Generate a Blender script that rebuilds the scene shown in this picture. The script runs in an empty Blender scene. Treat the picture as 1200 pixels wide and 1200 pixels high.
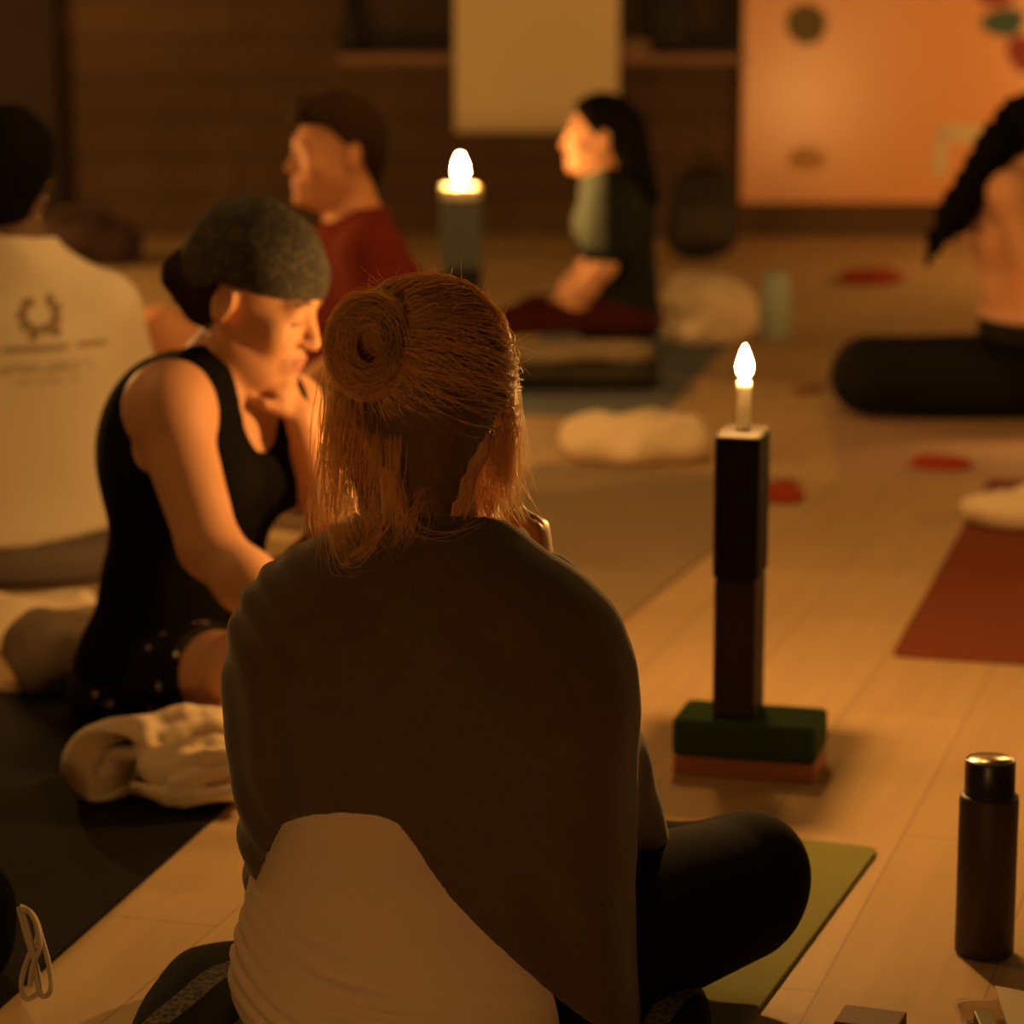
import bpy, math, random
import numpy as np
from mathutils import Vector, Matrix

random.seed(7)
rng = np.random.default_rng(11)
SC = bpy.context.scene
COL = SC.collection
PI = math.pi
f32 = np.float32

# ---------------------------------------------------------------- camera ----
FPX = 3300.0
CAM_H = 1.27
TH = math.atan(670 / FPX)
cd = bpy.data.cameras.new('camera')
cam = bpy.data.objects.new('camera', cd)
COL.objects.link(cam)
cam.location = (0, 0, CAM_H)
cam.rotation_euler = (PI / 2 - TH, 0, 0)
cd.sensor_width = 36
cd.lens = FPX * 36 / 1200
cd.clip_end = 60
cd.dof.use_dof = True
cd.dof.focus_distance = 3.15
cd.dof.aperture_fstop = 3.6
SC.camera = cam


def ray(px, py):
    x = (px - 600) / FPX
    u = -(py - 600) / FPX
    return np.array([x, math.cos(TH) + u * math.sin(TH), -math.sin(TH) + u * math.cos(TH)])


def W(px, py, Y):                                   # point on the vertical plane y = Y
    d = ray(px, py)
    t = Y / d[1]
    return np.array([d[0] * t, Y, CAM_H + d[2] * t])


def G(px, py, z=0.0):                               # point on the level z
    d = ray(px, py)
    t = (z - CAM_H) / d[2]
    return np.array([d[0] * t, d[1] * t, z])


def proj(X, Y, Z):                                  # photo pixel of world points
    dz = Z - CAM_H
    f = Y * math.cos(TH) - dz * math.sin(TH)
    u = Y * math.sin(TH) + dz * math.cos(TH)
    return 600 + FPX * X / f, 600 - FPX * u / f


def V(*a):
    return np.array(a, dtype=float)


def nrm(v):
    v = np.asarray(v, float)
    return v / np.linalg.norm(v)


# -------------------------------------------------------------- materials ---
def mat(name, color, rough=0.7, noise=None, bump=None, spec=0.3, sss=0.0, sheen=0.0, metallic=0.0, trans=None, transl=0.0):
    """noise = (colour2, scale, contrast); bump = (scale, strength, distance)"""
    m = bpy.data.materials.new(name)
    m.use_nodes = True
    nt = m.node_tree
    p = nt.nodes['Principled BSDF']
    p.inputs['Base Color'].default_value = (*color, 1)
    p.inputs['Roughness'].default_value = rough
    p.inputs['Specular IOR Level'].default_value = spec
    p.inputs['Metallic'].default_value = metallic
    if sss:
        p.inputs['Subsurface Weight'].default_value = sss
        p.inputs['Subsurface Radius'].default_value = (0.012, 0.005, 0.002)
        p.inputs['Subsurface Scale'].default_value = 1.0
    if sheen:
        p.inputs['Sheen Weight'].default_value = sheen
        p.inputs['Sheen Roughness'].default_value = 0.5
    if trans:
        p.inputs['Transmission Weight'].default_value = trans
    tc = nt.nodes.new('ShaderNodeTexCoord')
    if noise:
        n = nt.nodes.new('ShaderNodeTexNoise')
        n.inputs['Scale'].default_value = noise[1]
        n.inputs['Detail'].default_value = 5
        r = nt.nodes.new('ShaderNodeValToRGB')
        c = noise[2]
        r.color_ramp.elements[0].position = 0.5 - c
        r.color_ramp.elements[1].position = 0.5 + c
        r.color_ramp.elements[0].color = (*color, 1)
        r.color_ramp.elements[1].color = (*noise[0], 1)
        nt.links.new(tc.outputs['Object'], n.inputs['Vector'])
        nt.links.new(n.outputs['Fac'], r.inputs['Fac'])
        nt.links.new(r.outputs['Color'], p.inputs['Base Color'])
    if bump:
        n = nt.nodes.new('ShaderNodeTexNoise')
        n.inputs['Scale'].default_value = bump[0]
        n.inputs['Detail'].default_value = 4
        b = nt.nodes.new('ShaderNodeBump')
        b.inputs['Strength'].default_value = bump[1]
        b.inputs['Distance'].default_value = bump[2]
        nt.links.new(tc.outputs['Object'], n.inputs['Vector'])
        nt.links.new(n.outputs['Fac'], b.inputs['Height'])
        nt.links.new(b.outputs['Normal'], p.inputs['Normal'])
    if transl:
        t = nt.nodes.new('ShaderNodeBsdfTranslucent')
        t.inputs['Color'].default_value = (*[min(1, c * 1.3) for c in color], 1)
        mx = nt.nodes.new('ShaderNodeMixShader')
        mx.inputs['Fac'].default_value = transl
        nt.links.new(p.outputs['BSDF'], mx.inputs[1])
        nt.links.new(t.outputs['BSDF'], mx.inputs[2])
        nt.links.new(mx.outputs['Shader'], nt.nodes['Material Output'].inputs['Surface'])
    return m


def emit(name, color, strength):
    m = bpy.data.materials.new(name)
    m.use_nodes = True
    nt = m.node_tree
    nt.nodes.clear()
    e = nt.nodes.new('ShaderNodeEmission')
    e.inputs['Color'].default_value = (*color, 1)
    e.inputs['Strength'].default_value = strength
    o = nt.nodes.new('ShaderNodeOutputMaterial')
    nt.links.new(e.outputs['Emission'], o.inputs['Surface'])
    return m


FLAME_COL = (1.0, 0.49, 0.13)
M = dict(
    skin=mat('skin', (0.66, 0.35, 0.19), 0.55, noise=((0.60, 0.30, 0.16), 18, 0.3), sss=0.08),
    skin_tan=mat('tanned_skin', (0.52, 0.235, 0.105), 0.55, sss=0.08),
    skin_dark=mat('dark_skin', (0.14, 0.075, 0.045), 0.5, sss=0.05),
    lips=mat('lips', (0.50, 0.22, 0.16), 0.45),
    brow=mat('brow', (0.16, 0.09, 0.05), 0.8),
    eye=mat('eye', (0.12, 0.07, 0.05), 0.4),
    blond=mat('blond_hair', (0.92, 0.60, 0.29), 0.40, noise=((0.78, 0.47, 0.21), 60, 0.25), spec=0.5, transl=0.62),
    blond_base=mat('blond_hair_base', (0.12, 0.062, 0.028), 0.7, noise=((0.08, 0.042, 0.018), 40, 0.3), bump=(120, 0.5, 0.002)),
    black_hair=mat('black_hair', (0.006, 0.005, 0.004), 0.9, spec=0.05, bump=(90, 0.5, 0.003)),
    brown_hair=mat('brown_hair', (0.026, 0.013, 0.006), 0.9, spec=0.1, noise=((0.03, 0.016, 0.009), 50, 0.3), bump=(90, 0.6, 0.004)),
    shawl=mat('brown_wool', (0.115, 0.078, 0.052), 0.95, noise=((0.097, 0.063, 0.042), 35, 0.3), bump=(420, 0.35, 0.002), spec=0.05, sheen=0.25),
    cream_top=mat('cream_jersey', (0.80, 0.60, 0.44), 0.9, bump=(300, 0.15, 0.001), spec=0.1),
    leggings=mat('black_leggings', (0.006, 0.005, 0.005), 0.9, spec=0.06, bump=(500, 0.2, 0.0005)),
    black_top=mat('black_jersey', (0.006, 0.005, 0.005), 0.9, spec=0.06, bump=(300, 0.2, 0.001)),
    white_shirt=mat('white_cotton', (0.70, 0.62, 0.48), 0.9, bump=(25, 0.12, 0.01), spec=0.1),
    print=mat('shirt_print', (0.30, 0.22, 0.13), 0.9, spec=0.1),
    print_pale=mat('faded_shirt_print', (0.44, 0.35, 0.22), 0.9, spec=0.1),
    grey_short=mat('grey_shorts', (0.17, 0.14, 0.12), 0.9),
    red_shirt=mat('red_cotton', (0.13, 0.016, 0.008), 0.9, bump=(30, 0.15, 0.01), spec=0.1),
    dark_shirt=mat('dark_green_cotton', (0.012, 0.014, 0.010), 0.9, spec=0.1),
    lit_front=mat('lit_shirt_front', (0.10, 0.12, 0.10), 0.9, spec=0.1),  # lighter shirt colour standing for candlelight on the front
    maroon=mat('maroon_cotton', (0.055, 0.010, 0.010), 0.9, spec=0.1),
    black_pants=mat('black_pants', (0.016, 0.014, 0.013), 0.9, spec=0.1),
    pink_band=mat('pinkish_band', (0.62, 0.36, 0.25), 0.8),
    towel=mat('cream_towel', (0.88, 0.72, 0.50), 0.95, noise=((0.80, 0.64, 0.43), 30, 0.3), bump=(220, 0.5, 0.003), spec=0.05),
    grey_cloth=mat('taupe_cloth', (0.36, 0.26, 0.19), 0.95, noise=((0.22, 0.16, 0.125), 14, 0.25), bump=(200, 0.4, 0.003), spec=0.05),
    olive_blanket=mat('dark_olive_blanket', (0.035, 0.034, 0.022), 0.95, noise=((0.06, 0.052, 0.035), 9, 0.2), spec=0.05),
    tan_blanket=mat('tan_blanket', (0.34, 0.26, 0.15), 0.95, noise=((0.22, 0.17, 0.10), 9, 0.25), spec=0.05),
    mat_green=mat('green_foam', (0.215, 0.215, 0.055), 0.85, noise=((0.20, 0.20, 0.05), 60, 0.3), bump=(350, 0.5, 0.002), spec=0.15),
    mat_black=mat('black_foam', (0.014, 0.011, 0.009), 0.9, bump=(300, 0.4, 0.002), spec=0.05),
    mat_grey=mat('brown_grey_foam', (0.30, 0.215, 0.125), 0.85, spec=0.15, bump=(300, 0.3, 0.002)),
    mat_blue=mat('blue_grey_foam', (0.15, 0.165, 0.17), 0.85, spec=0.15),
    mat_red=mat('rust_red_foam', (0.19, 0.045, 0.018), 0.85, spec=0.15, bump=(300, 0.3, 0.002)),
    mat_tan=mat('tan_foam', (0.40, 0.255, 0.16), 0.85, spec=0.15),
    block_green=mat('green_block', (0.045, 0.10, 0.03), 0.8, bump=(250, 0.4, 0.002), spec=0.15),
    block_pink=mat('salmon_block', (0.62, 0.30, 0.20), 0.8, bump=(250, 0.4, 0.002), spec=0.15),
    block_black=mat('black_block', (0.018, 0.015, 0.013), 0.75, bump=(250, 0.4, 0.002), spec=0.15),
    block_brown=mat('dark_brown_block', (0.040, 0.023, 0.017), 0.6, bump=(250, 0.3, 0.001), spec=0.3),
    block_blue=mat('slate_blue_block', (0.075, 0.085, 0.09), 0.8),
    wax=mat('cream_wax', (0.85, 0.78, 0.62), 0.5, sss=0.3),
    wax_lit=mat('white_wax', (0.92, 0.86, 0.72), 0.4, transl=0.5),
    wick=mat('wick', (0.03, 0.02, 0.015), 0.9),
    flame=emit('candle_flame', FLAME_COL, 4300),
    bottle=mat('plum_bottle', (0.055, 0.032, 0.033), 0.5, spec=0.3, noise=((0.048, 0.027, 0.027), 8, 0.3)),
    bottle_cap=mat('black_cap', (0.018, 0.014, 0.012), 0.35, spec=0.5),
    steel=mat('steel_disc', (0.55, 0.47, 0.38), 0.28, metallic=0.9),
    teal=mat('pale_teal', (0.36, 0.46, 0.37), 0.5),
    bolster=mat('black_bolster', (0.014, 0.013, 0.012), 0.9, bump=(60, 0.3, 0.004), spec=0.1),
    backpack=mat('black_nylon', (0.022, 0.017, 0.013), 0.7, bump=(60, 0.3, 0.004)),
    pocket=mat('dark_brown_nylon', (0.045, 0.032, 0.024), 0.7),
    red_cloth=mat('red_cloth', (0.34, 0.045, 0.018), 0.9, spec=0.1),
    brown_cloth=mat('rust_cloth', (0.27, 0.12, 0.05), 0.9, spec=0.1),
    paper=mat('cream_paper', (0.74, 0.62, 0.40), 0.8, noise=((0.71, 0.59, 0.375), 6, 0.3)),
    cord=mat('white_cord', (0.62, 0.50, 0.36), 0.6),
    bag=mat('black_bag', (0.002, 0.002, 0.002), 0.95, spec=0.03),
    card=mat('cream_card', (0.70, 0.60, 0.40), 0.6),
    box=mat('brown_card', (0.12, 0.050, 0.025), 0.7),
    olive=mat('olive_plastic', (0.12, 0.11, 0.03), 0.5),
    pot=mat('dark_pot', (0.012, 0.010, 0.008), 0.6),
    dusty=mat('dusty_fabric', (0.20, 0.125, 0.085), 0.9),
    frame=mat('dark_window_frame', (0.010, 0.006, 0.004), 0.7),
    sill=mat('sill_wood', (0.25, 0.14, 0.085), 0.6),
    spot=mat('olive_spot', (0.15, 0.115, 0.05), 0.7),
    leaf=mat('teal_paint', (0.05, 0.10, 0.085), 0.6),
    petal=mat('red_paint', (0.26, 0.035, 0.035), 0.6),
    pale_mark=mat('pale_green_paint', (0.62, 0.52, 0.34), 0.6),
)
m = mat('clear_plastic', (0.85, 0.72, 0.55), 0.25, spec=0.5)
m.node_tree.nodes['Principled BSDF'].inputs['Transmission Weight'].default_value = 0.75
M['plastic'] = m


def knit_material():                                # charcoal bandana with a mottled print
    m = mat('mottled_bandana', (0.030, 0.028, 0.024), 0.9, spec=0.1)
    nt = m.node_tree
    p = nt.nodes['Principled BSDF']
    tc = nt.nodes['Texture Coordinate']
    v = nt.nodes.new('ShaderNodeTexVoronoi'); v.inputs['Scale'].default_value = 85
    r = nt.nodes.new('ShaderNodeValToRGB')
    r.color_ramp.elements[0].position = 0.15; r.color_ramp.elements[0].color = (0.11, 0.09, 0.07, 1)
    r.color_ramp.elements[1].position = 0.52; r.color_ramp.elements[1].color = (0.048, 0.044, 0.037, 1)
    nt.links.new(tc.outputs['Object'], v.inputs['Vector'])
    nt.links.new(v.outputs['Distance'], r.inputs['Fac'])
    nt.links.new(r.outputs['Color'], p.inputs['Base Color'])
    return m


def speckle_material():                             # black shorts with small pale flowers
    m = mat('speckled_shorts', (0.012, 0.010, 0.010), 0.9, spec=0.1)
    nt = m.node_tree
    p = nt.nodes['Principled BSDF']
    tc = nt.nodes['Texture Coordinate']
    v = nt.nodes.new('ShaderNodeTexVoronoi'); v.inputs['Scale'].default_value = 32
    r = nt.nodes.new('ShaderNodeValToRGB')
    r.color_ramp.elements[0].position = 0.17; r.color_ramp.elements[0].color = (0.40, 0.34, 0.30, 1)
    r.color_ramp.elements[1].position = 0.24; r.color_ramp.elements[1].color = (0.012, 0.010, 0.010, 1)
    nt.links.new(tc.outputs['Object'], v.inputs['Vector'])
    nt.links.new(v.outputs['Distance'], r.inputs['Fac'])
    nt.links.new(r.outputs['Color'], p.inputs['Base Color'])
    return m


def cushion_material():                             # black cushion with lacy grey stripes
    m = mat('patterned_cushion', (0.012, 0.012, 0.011), 0.9, spec=0.1)
    nt = m.node_tree
    p = nt.nodes['Principled BSDF']
    tc = nt.nodes['Texture Coordinate']
    mp = nt.nodes.new('ShaderNodeMapping'); mp.inputs['Rotation'].default_value = (0, 0, 0.5)
    w = nt.nodes.new('ShaderNodeTexWave'); w.inputs['Scale'].default_value = 3.2
    w.inputs['Distortion'].default_value = 2.5; w.inputs['Detail'].default_value = 1
    w.inputs['Phase Offset'].default_value = 1.1
    v = nt.nodes.new('ShaderNodeTexVoronoi'); v.inputs['Scale'].default_value = 170
    a = nt.nodes.new('ShaderNodeMath'); a.operation = 'GREATER_THAN'; a.inputs[1].default_value = 0.80
    b = nt.nodes.new('ShaderNodeMath'); b.operation = 'MULTIPLY'
    mx = nt.nodes.new('ShaderNodeMix'); mx.data_type = 'RGBA'
    mx.inputs['A'].default_value = (0.016, 0.016, 0.014, 1)
    mx.inputs['B'].default_value = (0.26, 0.23, 0.19, 1)
    nt.links.new(tc.outputs['Object'], mp.inputs['Vector'])
    nt.links.new(mp.outputs['Vector'], w.inputs['Vector'])
    nt.links.new(tc.outputs['Object'], v.inputs['Vector'])
    nt.links.new(w.outputs['Color'], a.inputs[0])
    nt.links.new(a.outputs[0], b.inputs[0])
    nt.links.new(v.outputs['Distance'], b.inputs[1])
    nt.links.new(b.outputs[0], mx.inputs['Factor'])
    nt.links.new(mx.outputs['Result'], p.inputs['Base Color'])
    return m


M['bandana'] = knit_material()
M['shorts'] = speckle_material()
M['cushion'] = cushion_material()

MAT_ROT = -math.radians(17)


def floor_material():
    m = mat('maple_floor', (0.5, 0.36, 0.2), 0.6, spec=0.12)
    nt = m.node_tree
    p = nt.nodes['Principled BSDF']
    tc = nt.nodes['Texture Coordinate']
    mp = nt.nodes.new('ShaderNodeMapping'); mp.inputs['Rotation'].default_value = (0, 0, -MAT_ROT + PI / 2)
    b = nt.nodes.new('ShaderNodeTexBrick')
    b.inputs['Scale'].default_value = 1
    b.inputs['Brick Width'].default_value = 1.3
    b.inputs['Row Height'].default_value = 0.2
    b.inputs['Mortar Size'].default_value = 0.0016
    b.inputs['Mortar Smooth'].default_value = 0.3
    b.inputs['Color1'].default_value = (0.52, 0.36, 0.185, 1)
    b.inputs['Color2'].default_value = (0.475, 0.32, 0.16, 1)
    b.inputs['Mortar'].default_value = (0.33, 0.21, 0.10, 1)
    mp2 = nt.nodes.new('ShaderNodeMapping'); mp2.inputs['Scale'].default_value = (1.2, 14, 1)
    n = nt.nodes.new('ShaderNodeTexNoise'); n.inputs['Scale'].default_value = 2; n.inputs['Detail'].default_value = 4
    r = nt.nodes.new('ShaderNodeMapRange')
    r.inputs['To Min'].default_value = 0.86; r.inputs['To Max'].default_value = 1.12
    mx = nt.nodes.new('ShaderNodeMix'); mx.data_type = 'RGBA'; mx.blend_type = 'MULTIPLY'
    mx.inputs['Factor'].default_value = 1
    nt.links.new(tc.outputs['Object'], mp.inputs['Vector'])
    nt.links.new(mp.outputs['Vector'], b.inputs['Vector'])
    nt.links.new(mp.outputs['Vector'], mp2.inputs['Vector'])
    nt.links.new(mp2.outputs['Vector'], n.inputs['Vector'])
    nt.links.new(n.outputs['Fac'], r.inputs['Value'])
    nt.links.new(b.outputs['Color'], mx.inputs['A'])
    nt.links.new(r.outputs['Result'], mx.inputs['B'])
    nt.links.new(mx.outputs['Result'], p.inputs['Base Color'])
    return m


def wall_material():
    m = mat('dark_wood_cladding', (0.12, 0.07, 0.04), 0.7, spec=0.2)
    nt = m.node_tree
    p = nt.nodes['Principled BSDF']
    tc = nt.nodes['Texture Coordinate']
    mp = nt.nodes.new('ShaderNodeMapping'); mp.inputs['Rotation'].default_value = (PI / 2, 0, 0)
    b = nt.nodes.new('ShaderNodeTexBrick')
    b.inputs['Scale'].default_value = 1
    b.inputs['Brick Width'].default_value = 2.4
    b.inputs['Row Height'].default_value = 0.17
    b.inputs['Mortar Size'].default_value = 0.006
    b.inputs['Color1'].default_value = (0.105, 0.060, 0.030, 1)
    b.inputs['Color2'].default_value = (0.080, 0.045, 0.023, 1)
    b.inputs['Mortar'].default_value = (0.035, 0.020, 0.010, 1)
    n = nt.nodes.new('ShaderNodeTexNoise'); n.inputs['Scale'].default_value = 2.2; n.inputs['Detail'].default_value = 3
    r = nt.nodes.new('ShaderNodeMapRange')
    r.inputs['To Min'].default_value = 0.6; r.inputs['To Max'].default_value = 1.35
    mx = nt.nodes.new('ShaderNodeMix'); mx.data_type = 'RGBA'; mx.blend_type = 'MULTIPLY'
    mx.inputs['Factor'].default_value = 1
    nt.links.new(tc.outputs['Object'], mp.inputs['Vector'])
    nt.links.new(mp.outputs['Vector'], b.inputs['Vector'])
    nt.links.new(tc.outputs['Object'], n.inputs['Vector'])
    nt.links.new(n.outputs['Fac'], r.inputs['Value'])
    nt.links.new(b.outputs['Color'], mx.inputs['A'])
    nt.links.new(r.outputs['Result'], mx.inputs['B'])
    nt.links.new(mx.outputs['Result'], p.inputs['Base Color'])
    return m


M['floor'] = floor_material()
M['wall'] = wall_material()
M['glass_night'] = mat('night_glass', (0.040, 0.022, 0.012), 0.5, spec=0.15)
M['board'] = mat('pale_board', (0.76, 0.33, 0.12), 0.24, spec=1.0, noise=((0.72, 0.335, 0.13), 2.0, 0.25))


# ------------------------------------------------------------ object tools --
def tag(o, label=None, cat=None, group=None, kind=None):
    if label: o['label'] = label
    if cat: o['category'] = cat
    if group: o['group'] = group
    if kind: o['kind'] = kind
    return o


def mesh_obj(name, verts, faces, material, base=(0, 0, 0), parent=None, smooth=True, mat_index=None):
    """verts in world space; base = world origin of the object"""
    base = np.asarray(base, float)
    me = bpy.data.meshes.new(name)
    v = np.asarray(verts, float) - base
    if isinstance(faces, np.ndarray):
        faces = faces.tolist()
    me.from_pydata(v.tolist(), [], faces)
    mats = material if isinstance(material, (list, tuple)) else [material]
    for mm in mats:
        me.materials.append(mm)
    if mat_index is not None:
        me.polygons.foreach_set('material_index', np.asarray(mat_index, dtype=np.int32))
    if smooth:
        me.polygons.foreach_set('use_smooth', np.ones(len(me.polygons), dtype=bool))
    me.update()
    o = bpy.data.objects.new(name, me)
    COL.objects.link(o)
    if parent is not None:
        o.parent = parent
        o.location = Vector(base) - world_loc(parent)
    else:
        o.location = Vector(base)
    return o


def world_loc(o):
    l = Vector((0, 0, 0))
    while o is not None:
        l = l + o.location
        o = o.parent
    return l


def empty(name, loc):
    o = bpy.data.objects.new(name, None)
    o.empty_display_size = 0.05
    COL.objects.link(o)
    o.location = Vector(loc)
    return o


def rbox(size, r=0.004, seg=2):
    """rounded box, verts/faces centred at origin"""
    import bmesh
    bm = bmesh.new()
    bmesh.ops.create_cube(bm, size=1)
    for v in bm.verts:
        v.co = Vector((v.co.x * size[0], v.co.y * size[1], v.co.z * size[2]))
    if r > 0:
        bmesh.ops.bevel(bm, geom=bm.edges[:], offset=r, segments=seg, profile=0.5, affect='EDGES')
    vs = np.array([v.co[:] for v in bm.verts])
    fs = [[v.index for v in f.verts] for f in bm.faces]
    bm.free()
    return vs, fs


def rotz(v, a):
    c, s = math.cos(a), math.sin(a)
    v = np.asarray(v, float)
    return np.stack([v[..., 0] * c - v[..., 1] * s, v[..., 0] * s + v[..., 1] * c, v[..., 2]], -1)


def box_obj(name, centre, size, material, rot=0.0, r=0.004, parent=None, base=None, smooth=False, seg=2):
    vs, fs = rbox(size, r, seg)
    vs = rotz(vs, rot) + np.asarray(centre, float)
    if base is None:
        base = (centre[0], centre[1], centre[2] - size[2] / 2)
    return mesh_obj(name, vs, fs, material, base, parent, smooth)


def lathe(profile, seg=40):
    vs, fs = [], []
    n = len(profile)
    for i in range(seg):
        a = 2 * PI * i / seg
        for r, z in profile:
            vs.append((r * math.cos(a), r * math.sin(a), z))
    for i in range(seg):
        j = (i + 1) % seg
        for k in range(n - 1):
            fs.append([i * n + k, j * n + k, j * n + k + 1, i * n + k + 1])
    return np.array(vs), fs


def tubes(paths, radii, sides=3):
    """many tubes in one mesh; radii: list of arrays per path"""
    VS, FS = [], []
    off = 0
    ang = np.arange(sides) * 2 * PI / sides
    for P, r in zip(paths, radii):
        P = np.asarray(P, float)
        n = len(P)
        r = np.broadcast_to(np.asarray(r, float), (n,))
        T = np.gradient(P, axis=0)
        T /= np.linalg.norm(T, axis=1, keepdims=True) + 1e-12
        ref = np.array([0.31, 0.17, 0.93]) if abs(T[:, 2]).mean() < 0.8 else np.array([0.93, 0.31, 0.17])
        A = np.cross(T, ref); A /= np.linalg.norm(A, axis=1, keepdims=True) + 1e-12
        B = np.cross(T, A)
        ring = P[:, None, :] + r[:, None, None] * (np.cos(ang)[None, :, None] * A[:, None, :] + np.sin(ang)[None, :, None] * B[:, None, :])
        VS.append(ring.reshape(-1, 3))
        i = np.arange(n - 1)[:, None] * sides
        s = np.arange(sides)[None, :]
        s2 = (s + 1) % sides
        q = np.stack([i + s, i + s2, i + sides + s2, i + sides + s], -1).reshape(-1, 4) + off
        FS.extend(q.tolist())
        FS.append([off + k for k in range(sides)][::-1])
        FS.append([off + (n - 1) * sides + k for k in range(sides)])
        off += n * sides
    return np.concatenate(VS), FS


def spline(pts, n=16):
    """Catmull-Rom through pts"""
    P = np.asarray(pts, float)
    P = np.vstack([2 * P[0] - P[1], P, 2 * P[-1] - P[-2]])
    m = len(P) - 3
    t = np.linspace(0, m - 1e-9, n)
    i = t.astype(int)
    u = (t - i)[:, None]
    p0, p1, p2, p3 = P[i], P[i + 1], P[i + 2], P[i + 3]
    return 0.5 * (2 * p1 + (p2 - p0) * u + (2 * p0 - 5 * p1 + 4 * p2 - p3) * u ** 2 + (3 * p1 - p0 - 3 * p2 + p3) * u ** 3)


# ------------------------------------------------- implicit surface tools ---
class Op:
    def __init__(s, fn, lo, hi, k, sub, inf):
        s.fn, s.lo, s.hi, s.k, s.sub, s.inf = fn, np.asarray(lo, float), np.asarray(hi, float), k, sub, inf


def cap(a, b, r1, r2=None, k=0.02, sub=False, inf=True):
    a = np.asarray(a, float); b = np.asarray(b, float)
    r2 = r1 if r2 is None else r2
    ba = b - a
    l2 = float(ba @ ba) + 1e-9

    def fn(X, Y, Z, infl):
        px, py, pz = X - a[0], Y - a[1], Z - a[2]
        t = np.clip((px * ba[0] + py * ba[1] + pz * ba[2]) / l2, 0, 1)
        d = np.sqrt((px - t * ba[0]) ** 2 + (py - t * ba[1]) ** 2 + (pz - t * ba[2]) ** 2)
        return d - (r1 + (r2 - r1) * t) - infl
    R = max(r1, r2)
    return Op(fn, np.minimum(a, b) - R, np.maximum(a, b) + R, k, sub, inf)


def ell(c, r, axes=None, k=0.02, sub=False, inf=True):
    c = np.asarray(c, float); r = np.asarray(r, float)
    A = np.eye(3) if axes is None else np.asarray(axes, float)

    def fn(X, Y, Z, infl):
        rr = r + infl
        px, py, pz = X - c[0], Y - c[1], Z - c[2]
        q = [A[i, 0] * px + A[i, 1] * py + A[i, 2] * pz for i in range(3)]
        k0 = np.sqrt(sum((q[i] / rr[i]) ** 2 for i in range(3)))
        k1 = np.sqrt(sum((q[i] / rr[i] ** 2) ** 2 for i in range(3))) + 1e-9
        return k0 * (k0 - 1) / k1
    R = np.sqrt(((A * r[:, None]) ** 2).sum(0))
    return Op(fn, c - R, c + R, k, sub, inf)


def ecap(a, b, r1, r2, side, k=0.03, sub=False, inf=True):
    """tapered capsule with an elliptic section; r = (across 'side', across the other)"""
    a = np.asarray(a, float); b = np.asarray(b, float)
    ba = b - a
    L = np.linalg.norm(ba)
    w = ba / L
    s = np.asarray(side, float); s = s - (s @ w) * w; s /= np.linalg.norm(s)
    d = np.cross(w, s)

    def fn(X, Y, Z, infl):
        px, py, pz = X - a[0], Y - a[1], Z - a[2]
        h = px * w[0] + py * w[1] + pz * w[2]
        t = np.clip(h / L, 0, 1)
        rs = r1[0] + (r2[0] - r1[0]) * t + infl
        rd = r1[1] + (r2[1] - r1[1]) * t + infl
        rw = np.minimum(rs, rd)
        u = px * s[0] + py * s[1] + pz * s[2]
        v = px * d[0] + py * d[1] + pz * d[2]
        ww = h - t * L
        k0 = np.sqrt((u / rs) ** 2 + (v / rd) ** 2 + (ww / rw) ** 2)
        k1 = np.sqrt((u / rs ** 2) ** 2 + (v / rd ** 2) ** 2 + (ww / rw ** 2) ** 2) + 1e-9
        return np.where(k0 < 1e-4, -rw, k0 * (k0 - 1) / k1)
    R = max(max(r1), max(r2))
    return Op(fn, np.minimum(a, b) - R, np.maximum(a, b) + R, k, sub, inf)


def field(ops, vox, infl=0.0, kadd=0.0):
    adds = [o for o in ops if not o.sub]
    pad = 3 * vox + max(infl, 0) + 0.01
    lo = np.min([o.lo for o in adds], 0) - pad
    hi = np.max([o.hi for o in adds], 0) + pad
    n = np.ceil((hi - lo) / vox).astype(int) + 1
    ax = [(lo[i] + vox * np.arange(n[i])).astype(f32) for i in range(3)]
    F = np.full(n, 0.5, f32)
    for o in ops:
        k = o.k + kadd
        e = max(infl, 0) + k + 2 * vox
        i0 = np.clip(((o.lo - e - lo) / vox).astype(int), 0, n)
        i1 = np.clip(((o.hi + e - lo) / vox).astype(int) + 2, 0, n)
        if np.any(i1 <= i0):
            continue
        sl = tuple(slice(i0[j], i1[j]) for j in range(3))
        X = ax[0][sl[0]][:, None, None]; Y = ax[1][sl[1]][None, :, None]; Z = ax[2][sl[2]][None, None, :]
        d = o.fn(X, Y, Z, infl if o.inf else 0.0).astype(f32)
        c = F[sl]
        if o.sub:
            c = -c
        if k > 1e-5:
            h = np.clip(0.5 + 0.5 * (c - d) / k, 0, 1)
            rres = c * (1 - h) + d * h - k * h * (1 - h)
        else:
            rres = np.minimum(c, d)
        F[sl] = -rres if o.sub else rres
    return F, ax


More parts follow.
